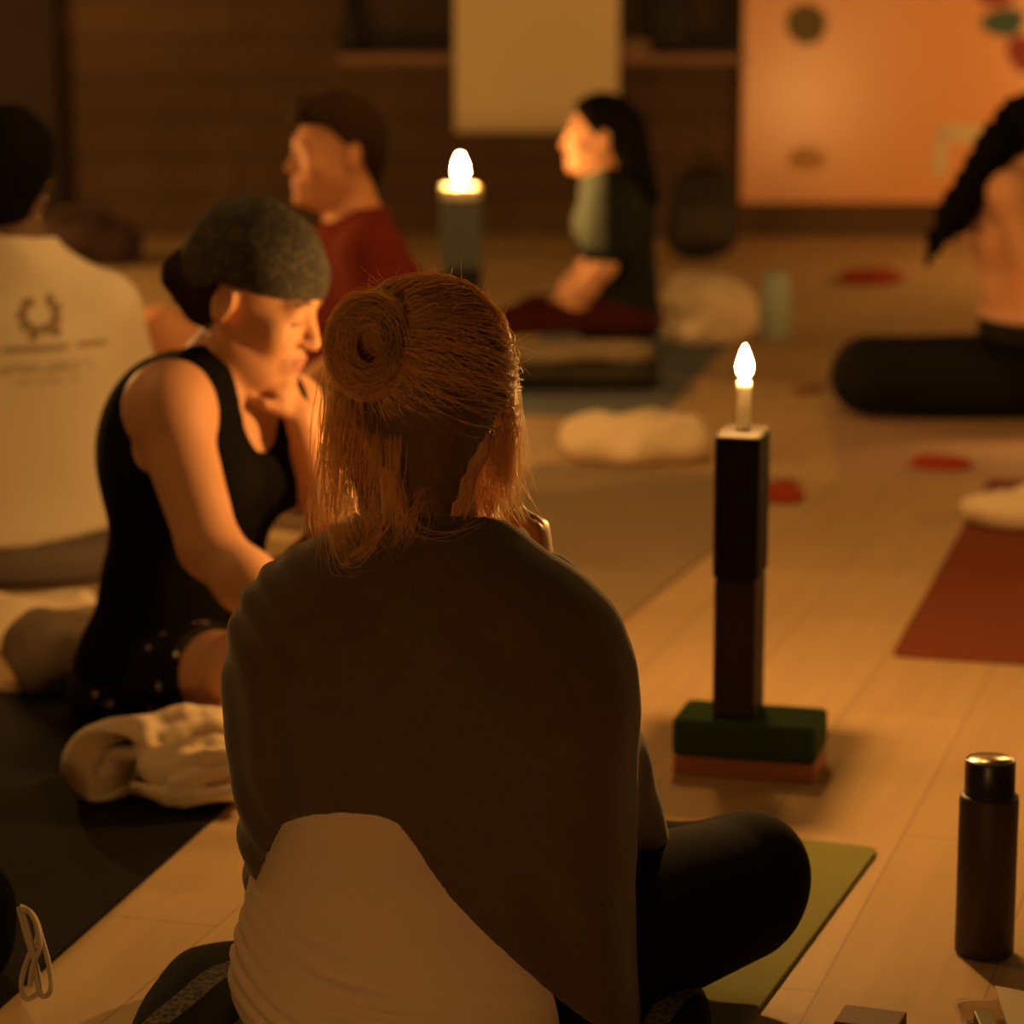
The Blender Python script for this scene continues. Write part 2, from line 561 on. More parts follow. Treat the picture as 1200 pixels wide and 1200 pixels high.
def nets(F, ax):
    """naive surface nets"""
    F = F.copy()
    F[0], F[-1] = 0.5, 0.5
    F[:, 0], F[:, -1] = 0.5, 0.5
    F[:, :, 0], F[:, :, -1] = 0.5, 0.5
    S = F < 0
    nx, ny, nz = F.shape
    cnt = np.zeros((nx - 1, ny - 1, nz - 1), np.int8)
    offs = [(i, j, k) for i in (0, 1) for j in (0, 1) for k in (0, 1)]
    for i, j, k in offs:
        cnt += S[i:nx - 1 + i, j:ny - 1 + j, k:nz - 1 + k]
    act = (cnt > 0) & (cnt < 8)
    I, J, K = np.nonzero(act)
    idx = np.full(act.shape, -1, np.int64)
    idx[I, J, K] = np.arange(len(I))
    val = {o: F[I + o[0], J + o[1], K + o[2]] for o in offs}
    acc = np.zeros((len(I), 3)); num = np.zeros(len(I))
    for o in offs:
        for a in range(3):
            if o[a] == 0:
                p = list(o); p[a] = 1; p = tuple(p)
                v0, v1 = val[o], val[p]
                x = (v0 < 0) != (v1 < 0)
                t = np.where(x, v0 / np.where(x, v0 - v1, 1), 0)
                c = np.tile(np.array(o, float), (len(I), 1))
                c[:, a] += t
                acc[x] += c[x]
                num[x] += 1
    pos = acc / num[:, None] + np.stack([I, J, K], 1)
    vox = float(ax[0][1] - ax[0][0])
    o0 = np.array([float(a[0]) for a in ax])
    P = o0 + pos * vox
    Q = []
    for a in range(3):
        b, c = (a + 1) % 3, (a + 2) % 3
        s0 = [slice(None)] * 3; s1 = [slice(None)] * 3
        s0[a] = slice(0, -1); s1[a] = slice(1, None)
        A, B = S[tuple(s0)], S[tuple(s1)]
        X = np.nonzero(A != B)
        e = np.stack(X, 1)
        ok = (e[:, b] > 0) & (e[:, c] > 0) & (e[:, b] < F.shape[b] - 1) & (e[:, c] < F.shape[c] - 1)
        e = e[ok]
        inside = A[tuple(e.T)]
        def cell(db, dc):
            q = e.copy(); q[:, b] -= db; q[:, c] -= dc
            return idx[tuple(q.T)]
        q = np.stack([cell(1, 1), cell(0, 1), cell(0, 0), cell(1, 0)], 1)
        q[~inside] = q[~inside][:, ::-1]
        Q.append(q)
    Q = np.concatenate(Q)
    Q = Q[(Q >= 0).all(1)]
    return P, Q


def relax(P, Q, it=2, lam=0.5):
    for _ in range(it):
        A = np.zeros_like(P); n = np.zeros(len(P))
        for i in range(4):
            a, b = Q[:, i], Q[:, (i + 1) % 4]
            for d in range(3):
                A[:, d] += np.bincount(a, P[b, d], len(P)) + np.bincount(b, P[a, d], len(P))
            n += np.bincount(a, minlength=len(P)) + np.bincount(b, minlength=len(P))
        P = P + lam * (A / np.maximum(n, 1)[:, None] - P)
    return P


def drop_islands(P, Q, frac=0.02):
    par = np.arange(len(P))
    e = np.concatenate([Q[:, [0, 1]], Q[:, [1, 2]], Q[:, [2, 3]]])
    while True:
        m_ = np.minimum(par[e[:, 0]], par[e[:, 1]])
        new = par.copy()
        np.minimum.at(new, e[:, 0], m_)
        np.minimum.at(new, e[:, 1], m_)
        new = new[new]
        if (new == par).all():
            break
        par = new
    cnt = np.bincount(par, minlength=len(P))
    good = cnt[par] >= frac * cnt.max()
    Q = Q[good[Q[:, 0]]]
    used = np.unique(Q)
    mp = np.full(len(P), -1); mp[used] = np.arange(len(used))
    return P[used], mp[Q]


def sdf_mesh(ops, vox=0.006, infl=0.0, post=None, kadd=0.0, it=2, islands=0.02):
    F, ax = field(ops, vox, infl, kadd)
    X = ax[0][:, None, None]; Y = ax[1][None, :, None]; Z = ax[2][None, None, :]
    for p in (post or []):
        F = p(F, X, Y, Z).astype(f32)
    P, Q = nets(F, ax)
    P = relax(P, Q, it)
    if islands:
        P, Q = drop_islands(P, Q, islands)
    return P, Q


def sdf_obj(name, ops, material, vox=0.006, infl=0.0, post=None, kadd=0.0, base=(0, 0, 0), parent=None, it=2, paint=None, islands=0.02):
    P, Q = sdf_mesh(ops, vox, infl, post, kadd, it, islands)
    mi = None
    if paint:
        C = P[Q].mean(1)
        mi = np.zeros(len(Q), np.int32)
        for i, fn in paint:
            mi[fn(C)] = i
    return mesh_obj(name, P, Q, material, base, parent, True, mi)


def shell(th):
    def p(F, X, Y, Z):
        return np.maximum(F, -(F + th))
    return p


def wob(seed, freq, amp, n=7):
    """cheap smooth noise displacement"""
    r = np.random.default_rng(seed)
    D = r.normal(size=(n, 3)); D /= np.linalg.norm(D, axis=1, keepdims=True)
    fr = freq * r.uniform(0.6, 1.5, n); ph = r.uniform(0, 2 * PI, n)

    def p(F, X, Y, Z):
        s = 0
        for i in range(n):
            s = s + np.sin((D[i, 0] * X + D[i, 1] * Y + D[i, 2] * Z) * fr[i] + ph[i])
        return F + amp * s / math.sqrt(n)
    return p


# ---------------------------------------------------------------- anatomy ---
def head_frame(fwd, up_hint=(0, 0, 1)):
    f = nrm(fwd)
    u = np.asarray(up_hint, float); u = nrm(u - (u @ f) * f)
    r = np.cross(f, u)
    return np.stack([r, f, u])                       # rows: right, forward, up


def head_ops(C, A, s=1.0, ears=True, closed=True):
    def p(x, y, z): return C + s * (x * A[0] + y * A[1] + z * A[2])
    def R(a, b, c): return (a * s, b * s, c * s)
    o = [ell(p(0, -0.012, 0.026), R(.075, .093, .086), A, .02 * s),
         ell(p(0, .03, -.03), R(.060, .060, .080), A, .03 * s),
         ell(p(0, .052, -.085), R(.034, .033, .028), A, .03 * s),
         cap(p(.048, .005, -.055), p(.018, .055, -.092), .022 * s, .02 * s, .025 * s),
         cap(p(-.048, .005, -.055), p(-.018, .055, -.092), .022 * s, .02 * s, .025 * s),
         cap(p(-.034, .075, .022), p(.034, .075, .022), .014 * s, k=.016 * s),
         ell(p(.038, .062, -.028), R(.026, .024, .026), A, .02 * s),
         ell(p(-.038, .062, -.028), R(.026, .024, .026), A, .02 * s)]
    for q in (-1, 1):
        o.append(ell(p(q * .031, .096, .003), R(.017, .012, .010), A, .010 * s, sub=True))
        o.append(ell(p(q * .031, .075, .001), R(.0145, .0125, .0115), A, .004 * s))
    o += [cap(p(0, .086, .012), p(0, .109, -.030), .0075 * s, .0105 * s, .010 * s),
          ell(p(.011, .098, -.034), R(.008, .009, .007), A, .006 * s),
          ell(p(-.011, .098, -.034), R(.008, .009, .007), A, .006 * s),
          ell(p(0, .086, -.066), R(.026, .014, .020), A, .012 * s),
          ell(p(0, .0975, -.0575), R(.021, .008, .0065), A, .004 * s),
          ell(p(0, .0955, -.0695), R(.018, .008, .0075), A, .004 * s),
          ell(p(0, .106, -.0635), R(.024, .010, .0022), A, .003 * s, sub=True),
          ell(p(0, .090, -.098), R(.018, .013, .014), A, .012 * s)]
    if ears:
        for q in (-1, 1):
            E = np.stack([nrm(A[0] + q * -.35 * A[1]), nrm(A[1] + q * .35 * A[0]), A[2]])
            o.append(ell(p(q * .077, -.012, -.006), R(.010, .019, .032), E, .006 * s))
            o.append(ell(p(q * .088, -.008, -.004), R(.008, .011, .019), E, .005 * s, sub=True))
            o.append(ell(p(q * .074, -.002, -.008), R(.006, .006, .010), E, .004 * s))
    return o


def head_paint(C, A, s=1.0):
    def loc(P):
        q = (P - C) / s
        return q @ A[0], q @ A[1], q @ A[2]
    def lips(P):
        r, f, u = loc(P)
        return (((r / .023) ** 2 + ((u + .0635) / .0125) ** 2) < 1) & (f > .085)
    def brows(P):
        r, f, u = loc(P)
        a = np.abs(r)
        return (a > .013) & (a < .047) & (np.abs(u - (.024 + .004 * np.sin((a - .013) / .034 * PI))) < .0042) & (f > .04)
    def lash(P):
        r, f, u = loc(P)
        a = np.abs(r)
        return (np.abs(a - .031) < .014) & (np.abs(u + .006) < .0026) & (f > .06)
    return [(1, lips), (2, brows), (3, lash)]


def hand_ops(w, d, n, s, sc=1.0, curl=0.6, spread=0.0, thumb_in=0.4):
    """w wrist, d towards the fingers, n palm normal, s towards the thumb"""
    d = nrm(d); n = nrm(np.asarray(n) - (np.asarray(n) @ d) * d)
    t = nrm(np.asarray(s) - (np.asarray(s) @ d) * d - (np.asarray(s) @ n) * n)
    o = [ecap(w + d * .012 * sc, w + d * .082 * sc, (.030 * sc, .015 * sc), (.041 * sc, .012 * sc), t, .012),
         ell(w + (d * .035 + t * .024 + n * .008) * sc, np.array((.026, .018, .014)) * sc, np.stack([d, t, n]), .012)]
    L = (.068, .077, .071, .056)
    off = (.031, .0105, -.0105, -.030)
    for i in range(4):
        p = w + (d * (.090 - .004 * abs(i - 1)) + t * off[i]) * sc
        ang = 0
        dd = nrm(d + t * spread * (1.5 - i) / 1.5)
        r = .0088 * sc * (1, 1.03, 1, .88)[i]
        for j, fr in enumerate((.44, .30, .26)):
            ang += curl * (0.9, 1.15, .8)[j]
            v = dd * math.cos(ang) + n * math.sin(ang)
            q = p + v * L[i] * fr * sc
            o.append(cap(p, q, r, r * .92, k=.004))
            p, r = q, r * .92
    p = w + (d * .028 + t * .034 + n * .006) * sc
    v = nrm(d * .65 + t * .62 + n * (.25 + .3 * thumb_in))
    q = p + v * .036 * sc
    o.append(cap(p, q, .0125 * sc, .0105 * sc, k=.008))
    v2 = nrm(d * .8 + t * (.35 - .5 * thumb_in) + n * (.2 + thumb_in))
    o.append(cap(q, q + v2 * .030 * sc, .0105 * sc, .0085 * sc, k=.004))
    return o


def arm_ops(S, E, Wr, g=1.0):
    d = nrm(np.asarray(Wr) - E)
    return [ell(S, (.052 * g, .052 * g, .054 * g), k=.04),
            cap(S, E, .050 * g, .039 * g, k=.03),
            cap(E, np.asarray(E) + d * .09, .037 * g, .039 * g, k=.02),
            cap(np.asarray(E) + d * .09, Wr, .039 * g, .026 * g, k=.02)]


def leg_ops(Hp, Kn, An, toe, g=1.0):
    d = nrm(np.asarray(An) - Kn)
    o = [cap(Hp, Kn, .088 * g, .058 * g, k=.04),
         ell(np.asarray(Kn), (.058 * g,) * 3, k=.02),
         cap(Kn, np.asarray(Kn) + d * .14, .055 * g, .054 * g, k=.02),
         cap(np.asarray(Kn) + d * .14, An, .054 * g, .035 * g, k=.02)]
    if toe is not None:
        t = nrm(np.asarray(toe) - An)
        up = np.array([0, 0, 1.0])
        side = nrm(np.cross(t, up))
        heel = np.asarray(An) - t * .035
        o += [cap(heel, An, .03 * g, .034 * g, k=.02),
              ecap(np.asarray(An), np.asarray(An) + t * .13, (.034 * g, .030 * g), (.042 * g, .02 * g), side, .02)]
        for i in range(5):
            b = np.asarray(An) + t * .145 + side * (.032 - .016 * i) * g
            o.append(cap(b, b + t * (.03 - .004 * i), .011 * g - .0008 * i, .009 * g - .0006 * i, k=.006))
    return o


def torso_ops(Pv, Wa, Ch, Nk, SL, SR, right, hd, g=1.0, bust=0.0, fwd=None, hip=1.0):
    rt = nrm(right)
    o = [ecap(Pv - .02 * rt, Pv + .02 * rt, (.09 * g, .10 * g), (.09 * g, .10 * g), (0, 0, 1), .05),
         ell(Pv, (.165 * g * hip, .12 * g, .105 * g), np.stack([rt, np.cross((0, 0, 1), rt), (0, 0, 1)]), .05),
         ecap(Pv, Wa, (.150 * g * hip, .105 * g), (.122 * g, .090 * g), rt, .05),
         ecap(Wa, Ch, (.122 * g, .090 * g), (.148 * g, .105 * g), rt, .05),
         ecap(Ch, Ch + (Nk - Ch) * .62, (.148 * g, .10 * g), (.12 * g, .07 * g), rt, .05),
         cap(SL, SR, .044 * g, k=.05),
         cap(Nk - (hd - Nk) * .35, hd, .055 * g, .052 * g, k=.03),
         cap(Nk, SL * .8 + Nk * .2, .043 * g, .035 * g, k=.05),
         cap(Nk, SR * .8 + Nk * .2, .043 * g, .035 * g, k=.05)]
    if bust and fwd is not None:
        fw = nrm(fwd)
        for q in (-1, 1):
            o.append(ell(Ch + fw * .085 * g + rt * q * .075 * g + V(0, 0, -.01), (bust,) * 3, k=.04))
    return o


LIGHT = []


def crumple(name, c, r, material, seed, n=7, vox=0.007, amp=.008, freq=38, parent=None, flat=True, extra=None, rot=0.0):
    """a heap of folded cloth: overlapping rolls with ripples, flat underneath"""
    rr = np.random.default_rng(seed)
    c = np.asarray(c, float)
    ops = [ell(c + V(0, 0, r[2] * .35), (r[0] * .85, r[1] * .85, r[2] * .6), np.stack([rotz(V(1, 0, 0), rot), rotz(V(0, 1, 0), rot), V(0, 0, 1)]), .02)]
    for i in range(n):
        a = rr.uniform(0, 2 * PI); q = rr.uniform(.2, .75)
        p = rotz(V(r[0] * q * math.cos(a), r[1] * q * math.sin(a), 0), rot)
        b = a + rr.uniform(.7, 1.6)
        p2 = rotz(V(r[0] * q * math.cos(b), r[1] * q * math.sin(b), 0), rot)
        h = r[2] * rr.uniform(.25, .72)
        h2 = r[2] * rr.uniform(.25, .72)
        ops.append(cap(c + p + V(0, 0, h), c + p2 + V(0, 0, h2), r[2] * rr.uniform(.22, .34), r[2] * rr.uniform(.18, .3), k=.012))
    ops += extra or []
    post = [wob(seed, freq, amp), lambda F, X, Y, Z: np.maximum(F, (c[2] + .001) - Z)]
    return sdf_obj(name, ops, material, vox, post=post, base=c, parent=parent, it=2)


# ================================================================ THE ROOM ==
WY = 12.37
def quad_box(name, lo, hi, material, kind='structure'):
    c = (np.asarray(lo) + np.asarray(hi)) / 2
    s = np.asarray(hi) - np.asarray(lo)
    o = box_obj(name, c, s, material, r=0)
    if kind: o['kind'] = kind
    return o

vs = np.array([(-6, -2.5, 0), (6, -2.5, 0), (6, WY + .05, 0), (-6, WY + .05, 0), (-6, -2.5, -.1), (6, -2.5, -.1), (6, WY + .05, -.1), (-6, WY + .05, -.1)], float)
o = mesh_obj('floor', vs, [[0, 1, 2, 3], [7, 6, 5, 4], [0, 4, 5, 1], [1, 5, 6, 2], [2, 6, 7, 3], [3, 7, 4, 0]], M['floor'], smooth=False)
o['kind'] = 'structure'
quad_box('wall_back', (-6, WY, 0), (6, WY + .15, 2.7), M['wall'])
sill_z = W(465, 63, WY)[2]
wx0, wx1 = W(398, 40, WY)[0], W(868, 40, WY)[0]
quad_box('trim_1', (wx0, WY - .10, sill_z - .035), (wx1 + .02, WY, sill_z), M['sill'])
def window(name, x0, x1):
    z0, z1 = sill_z + .012, 2.1
    fr = .075
    root = box_obj(name, ((x0 + x1) / 2, WY - .012, (z0 + z1) / 2), (x1 - x0 - 2 * fr, .012, z1 - z0 - 2 * fr), M['glass_night'], r=0)
    root['kind'] = 'structure'
    for (a, b, c, d) in ((x0, x1, z0, z0 + fr), (x0, x1, z1 - fr, z1), (x0, x0 + fr, z0 + fr, z1 - fr), (x1 - fr, x1, z0 + fr, z1 - fr)):
        box_obj('window_frame', ((a + b) / 2, WY - .025, (c + d) / 2), (b - a, .05, d - c), M['frame'], r=.003, parent=root)
    return root
xa, xb = W(405, 30, WY)[0], W(640, 30, WY)[0]
window('window_1', xa, xb)
window('window_2', W(660, 30, WY)[0], W(866, 30, WY)[0])
# pale lower blind board behind the left window, and the dark pillar at far left
px0, px1 = W(-80, 100, WY)[0], W(72, 100, WY)[0]
quad_box('trim_2', (px0, WY - .16, 0), (px1, WY, 2.7), mat('pillar_wood', (0.028, 0.015, 0.009), .75, noise=((.02, .011, .006), 6, .3)))

# hanging cream sheet
a, b = W(533, 155, WY - .12), W(725, 155, WY - .12)
n = 24
vs, fs = [], []
zt = 2.2
for i in range(n + 1):
    for j in range(2):
        for k in range(13):
            u = i / n
            z = a[2] + (zt - a[2]) * k / 12
            y = WY - .12 + .006 * math.sin(u * 9) * (1 - k / 14) + (.004 if j else 0)
            vs.append((a[0] + (b[0] - a[0]) * u, y, z))
def vi(i, j, k): return (i * 2 + j) * 13 + k
for i in range(n):
    for k in range(12):
        fs.append([vi(i, 0, k), vi(i + 1, 0, k), vi(i + 1, 0, k + 1), vi(i, 0, k + 1)])
        fs.append([vi(i, 1, k + 1), vi(i + 1, 1, k + 1), vi(i + 1, 1, k), vi(i, 1, k)])
    fs.append([vi(i, 1, 0), vi(i + 1, 1, 0), vi(i + 1, 0, 0), vi(i, 0, 0)])
    fs.append([vi(i, 0, 12), vi(i + 1, 0, 12), vi(i + 1, 1, 12), vi(i, 1, 12)])
for i in (0, n):
    for k in range(12):
        fs.append([vi(i, 0, k), vi(i, 0, k + 1), vi(i, 1, k + 1), vi(i, 1, k)])
sheet = mesh_obj('hanging_sheet', vs, fs, M['paper'], ((a[0] + b[0]) / 2, WY - .12, a[2]))
tag(sheet, 'plain cream sheet hanging in front of the dark window on the back wall', 'sheet')
box_obj('hanging_rail', ((a[0] + b[0]) / 2, WY - .06, zt + .01), (b[0] - a[0] + .06, .118, .03), M['frame'], r=.004, parent=sheet)

# large pale board on the right of the back wall
YB = WY - .05
a = W(868, 238, YB); bx = W(1330, 238, YB)[0]
board = box_obj('picture_board', ((a[0] + bx) / 2, WY - .025, (a[2] + 2.2) / 2), (bx - a[0], .05, 2.2 - a[2]), M['board'], r=.004)
tag(board, 'large glossy pale orange board with painted spots fixed to the back wall', 'board')
def blob(name, px, py, rx, rz, material, seed, th=.004, wobble=.12):
    r_ = np.random.default_rng(seed)
    c = W(px, py, YB)
    N = 28
    ph = r_.uniform(0, 6.28, 3)
    vs, fs = [], []
    for i in range(N):
        t = 2 * PI * i / N
        q = 1 + wobble * (math.sin(2 * t + ph[0]) + .6 * math.sin(3 * t + ph[1]))
        for y in (YB - th, YB + .002):
            vs.append((c[0] + rx * q * math.cos(t), y, c[2] + rz * q * math.sin(t)))
    for i in range(N):
        j = (i + 1) % N
        fs.append([2 * i, 2 * j, 2 * j + 1, 2 * i + 1])
    fs.append([2 * i for i in range(N)][::-1])
    fs.append([2 * i + 1 for i in range(N)])
    return mesh_obj(name, vs, fs, material, c, board, smooth=False)
blob('painted_spot', 945, 28, .088, .088, M['spot'], 1, wobble=.02)
blob('painted_spot', 946, 186, .085, .055, mat('tan_spot', (0.52, 0.27, 0.09), .6), 2, wobble=.05)
blob('painted_leaf', 1176, 26, .105, .055, M['leaf'], 5)
blob('painted_petal', 1165, -6, .08, .05, M['petal'], 6)
blob('painted_petal', 1198, 62, .07, .075, M['petal'], 7)
blob('painted_mark', 1128, 155, .10, .045, M['pale_mark'], 8)
blob('painted_mark', 1102, 182, .035, .09, M['pale_mark'], 9)

# ================================================================ THE MATS ==
def mat_thing(corner, width, length, rot, material, label, th=.006, rc=.02, side=-1, away=-1):
    """corner = world xy of one far corner; the mat runs 'side' across and 'away' along"""
    ax_ = V(math.cos(rot), math.sin(rot), 0); ay_ = V(-math.sin(rot), math.cos(rot), 0)
    c = corner + ax_ * side * width / 2 + ay_ * away * length / 2
    pts = []
    for (sx, sy, a0) in ((1, 1, 0), (-1, 1, 90), (-1, -1, 180), (1, -1, 270)):
        for q in range(7):
            a = math.radians(a0 + 15 * q)
            pts.append((sx * (width / 2 - rc) + rc * math.cos(a), sy * (length / 2 - rc) + rc * math.sin(a)))
    N = len(pts)
    vs = []
    for z, ins in ((0.0005, 0), (th - .001, 0), (th, .001)):
        for (x, y) in pts:
            k = 1 - ins / (width / 2)
            vs.append(c + ax_ * x * k + ay_ * y * k + V(0, 0, z))
    fs = [list(range(N))[::-1], [2 * N + i for i in range(N)]]
    for l in range(2):
        for i in range(N):
            j = (i + 1) % N
            fs.append([l * N + i, l * N + j, (l + 1) * N + j, (l + 1) * N + i])
    o = mesh_obj('yoga_mat', vs, fs, material, (c[0], c[1], 0), smooth=False)
    return tag(o, label, 'yoga mat')

gA, gB = G(1030, 998), G(880, 1200)
dir_ = nrm(gA - gB)
grot = -math.atan2(dir_[0], dir_[1])
mat_thing(gA, .62, 1.75, grot, M['mat_green'], 'olive green yoga mat under the woman in the brown shawl', th=.007)
bA, bB = G(300, 918), G(60, 1130)
d2 = nrm(bA - bB)
mat_thing(bA + d2 * .40, .66, 1.9, -math.atan2(d2[0], d2[1]), M['mat_black'], 'black yoga mat on the left under the woman in the bandana')
cA, cB = G(835, 645), G(715, 740)
d3 = nrm(cA - cB)
mat_thing(cB - d3 * .35, .66, 1.95, -math.atan2(d3[0], d3[1]), M['mat_grey'], 'brownish grey yoga mat behind the blond woman with a cream towel on its far end', away=1)
eA = G(770, 492); eB = G(855, 402)
d4 = nrm(eB - eA)
mat_thing(eA, .62, 1.75, -math.atan2(d4[0], d4[1]), M['mat_blue'], 'slate blue yoga mat under the long-haired woman in profile', away=1)
rA, rB = G(1045, 770), G(1120, 635)
d5 = nrm(rB - rA)
mat_thing(rA, .62, 1.75, -math.atan2(d5[0], d5[1]), M['mat_red'], 'rust red yoga mat at the right edge with a cream towel on it', side=1, away=1)
tA = G(984, 560)
mat_thing(tA, .70, 1.5, math.radians(-4), M['mat_tan'], 'tan yoga mat in front of the black bolster', side=1, away=1, th=.004)

# ================================================= NEAR CANDLE ON ITS STACK ==
SR_ = math.radians(-14.8)
c1, c2 = G(783, 906), G(955, 921)
fx = nrm(c2 - c1)
ctr = (c1 + c2) / 2 + V(-fx[1], fx[0], 0) * .062
SX, SY = ctr[0], ctr[1]
b0 = box_obj('yoga_block', (SX, SY, .060), (.225, .125, .060), M['block_green'], SR_, r=.008, base=(SX, SY, 0))
tag(b0, 'green foam yoga block with a salmon base layer lying under the near candle stack', 'yoga block', 'blocks of the near candle stack')
box_obj('salmon_layer', (SX, SY, .0155), (.222, .122, .031), M['block_pink'], SR_, r=.004, parent=b0)['label'] = 'salmon pink bottom layer'
T = W(868, 860, SY)
sx, sy = W(866, 780, SY)[0], SY + .005
b1 = box_obj('yoga_block', (sx, sy, .09 + .110), (.065, .092, .2195), M['block_brown'], SR_, r=.004)
tag(b1, 'dark brown yoga block standing upright on the green block', 'yoga block', 'blocks of the near candle stack')
b2 = box_obj('yoga_block', (sx, sy, .31 + .113), (.070, .100, .2255), M['block_black'], SR_, r=.007, seg=3)
tag(b2, 'black yoga block standing at the top of the near candle stack', 'yoga block', 'blocks of the near candle stack')
ztop = .5362


def candle(name, label, c, r, h, flame_h, flame_r, wax, strength_mat, gap=.006, lit=True, group='candles'):
    prof = [(0, 0), (r, 0), (r, h * .9), (r * .92, h), (r * .5, h - .0015), (0, h - .002)]
    vs, fs = lathe(prof, 32)
    root = mesh_obj(name, vs + c, fs, wax, c)
    tag(root, label, 'candle', group)
    v2, f2 = lathe([(0, h - .003), (.0011, h - .003), (.0011, h + gap + .002), (0, h + gap + .003)], 8)
    mesh_obj('wick', v2 + c, f2, M['wick'], c, root)
    z0 = h + gap
    N = 16
    prof = []
    for i in range(N + 1):
        t = i / N
        prof.append((flame_r * (math.sin(PI * t ** .62) ** .9) * (1 - .25 * t), z0 + flame_h * t))
    v3, f3 = lathe(prof, 20)
    mesh_obj('flame', v3 + c, f3, strength_mat, c, root)
    return root


cx, cy = sx + .002, sy + .004
candle('candle', 'slim white taper candle burning on top of the black block stack', V(cx, cy, ztop), .0100, .076, .049, .0125, M['wax_lit'], M['flame'])

# far candle
FY = 8.45
fc = W(540, 300, FY)
fblk = M['block_blue']
zt = W(540, 232, FY)[2]
box_obj('yoga_block', (fc[0], FY, .0535), (.23, .15, .093), M['block_brown'], .2, r=.004)
tag(bpy.data.objects['yoga_block.003'], 'brown yoga block lying at the foot of the far candle stack', 'yoga block', 'blocks of the far candle stack')
h2_ = (zt - .10) / 2
o = box_obj('yoga_block', (fc[0] + .005, FY, .10 + h2_ / 2), (.105, .12, h2_), M['block_black'], .1, r=.004)
tag(o, 'dark yoga block upright in the far candle stack, below the blue block', 'yoga block', 'blocks of the far candle stack')
o = box_obj('yoga_block', (fc[0], FY, .10 + h2_ * 1.5), (.115, .12, h2_), fblk, .1, r=.004)
tag(o, 'slate blue yoga block upright at the top of the far candle stack', 'yoga block', 'blocks of the far candle stack')
M['flame_far'] = emit('far_candle_flame', FLAME_COL, 900)
candle('candle', 'squat cream pillar candle burning on the slate blue block in the background', V(fc[0], FY, zt + .001), .060, .036, .068, .0175, M['wax'], M['flame_far'], gap=.024)

# ================================================== SMALL THINGS ON THE FLOOR
def bottle(c, label):
    root = empty('water_bottle', c)
    tag(root, label, 'bottle')
    vs, fs = lathe([(0, 0), (.034, 0), (.0375, .004), (.0375, .206), (.0365, .2105), (.032, .212), (0, .212)], 48)
    mesh_obj('bottle_body', vs + c, fs, M['bottle'], c, root)
    vs, fs = lathe([(0, .212), (.0325, .212), (.0325, .2145), (.0318, .215), (.0318, .254), (.0312, .2568), (.0295, .2572), (.0285, .255), (0, .255)], 48)
    lid = mesh_obj('bottle_cap', vs + c, fs, M['bottle_cap'], c, root)
    lid['label'] = 'black screw cap'
    vs, fs = lathe([(0, .2552), (.0280, .2552), (.0276, .2566), (0, .2568)], 48)
    mesh_obj('cap_disc', vs + c, fs, M['steel'], c, lid)['label'] = 'shiny metal disc on the cap'
bottle(G(1153, 1116), 'dark plum water bottle with black cap standing at the right edge')

c = G(1010, 1200)
box_obj('small_box', (c[0] + .005, c[1] - .037, .012), (.075, .06, .024), M['box'], math.radians(-20), r=.002)
tag(bpy.data.objects['small_box'], 'brown cardboard box at the bottom edge left of the clear tray', 'box')
# clear tray with rounded walls
tc_ = G(1142, 1192)
tcx, tcy = tc_[0] + .03, tc_[1] - .045
def tray_ring(w, d, r, z):
    pts = []
    for (sx_, sy_, a0) in ((1, 1, 0), (-1, 1, 90), (-1, -1, 180), (1, -1, 270)):
        for q in range(6):
            a = math.radians(a0 + 18 * q)
            pts.append((tcx + sx_ * (w / 2 - r) + r * math.cos(a), tcy + sy_ * (d / 2 - r) + r * math.sin(a), z))
    return pts
rings = [tray_ring(.10, .07, .014, .001), tray_ring(.112, .082, .016, .022), tray_ring(.118, .088, .018, .022),
         tray_ring(.118, .088, .018, .0235), tray_ring(.109, .079, .015, .0235), tray_ring(.097, .067, .013, .0025)]
N = len(rings[0])
vs = [p for r_ in rings for p in r_]
fs = [list(range(N))[::-1], [(len(rings) - 1) * N + i for i in range(N)]]
for l in range(len(rings) - 1):
    for i in range(N):
        j = (i + 1) % N
        fs.append([l * N + i, l * N + j, (l + 1) * N + j, (l + 1) * N + i])
o = mesh_obj('plastic_tray', vs, fs, M['plastic'], (tcx, tcy, 0), smooth=False)
tag(o, 'clear plastic tray with rounded corners at the bottom right edge', 'tray')
v_, f_ = rbox((.022, .05, .014), .002)
o = mesh_obj('plastic_clip', v_ + V(tcx - .024, tcy - .0, .0097), f_, M['olive'], (tcx - .024, tcy, .003), smooth=False)
tag(o, 'small olive green clip inside the clear plastic tray', 'clip')
# leaning cream notebook / card
a = G(1166, 1158, .045); b = G(1240, 1172, .045); c = G(1196, 1250, .0045); d = G(1275, 1262, .0045)
nv = nrm(np.cross(b - a, c - a)) * .004
P_ = [a, b, d, c]
vs = [p for p in P_] + [p - nv for p in P_]
fs = [[0, 1, 2, 3], [7, 6, 5, 4], [0, 4, 5, 1], [1, 5, 6, 2], [2, 6, 7, 3], [3, 7, 4, 0]]
note = mesh_obj('notebook', vs, fs, M['card'], (c + d) / 2, smooth=False)
tag(note, 'cream notebook standing tilted in the bottom right corner', 'notebook')

# little red cloths etc.
def small_cloth(px, py, rx, ry, rz, material, label, seed, rot=0.0, name='cloth', cat='cloth'):
    c = G(px, py)
    o = crumple(name, c, (rx, ry, rz), material, seed, n=5, vox=.006, amp=.004, freq=55, rot=rot)
    return tag(o, label, cat)
small_cloth(1104, 548, .098, .07, .030, M['red_cloth'], 'small red cloth on the floor in front of the black bolster', 3, -.3)
small_cloth(918, 584, .060, .09, .034, M['red_cloth'], 'small red cloth just right of the tall black block stack', 4)
small_cloth(1022, 330, .15, .14, .05, M['red_cloth'], 'red folded cloth far back on the floor below the orange board', 6)
small_cloth(945, 460, .055, .05, .016, M['brown_cloth'], 'faint rust coloured cloth on the floor left of the black bolster', 9)

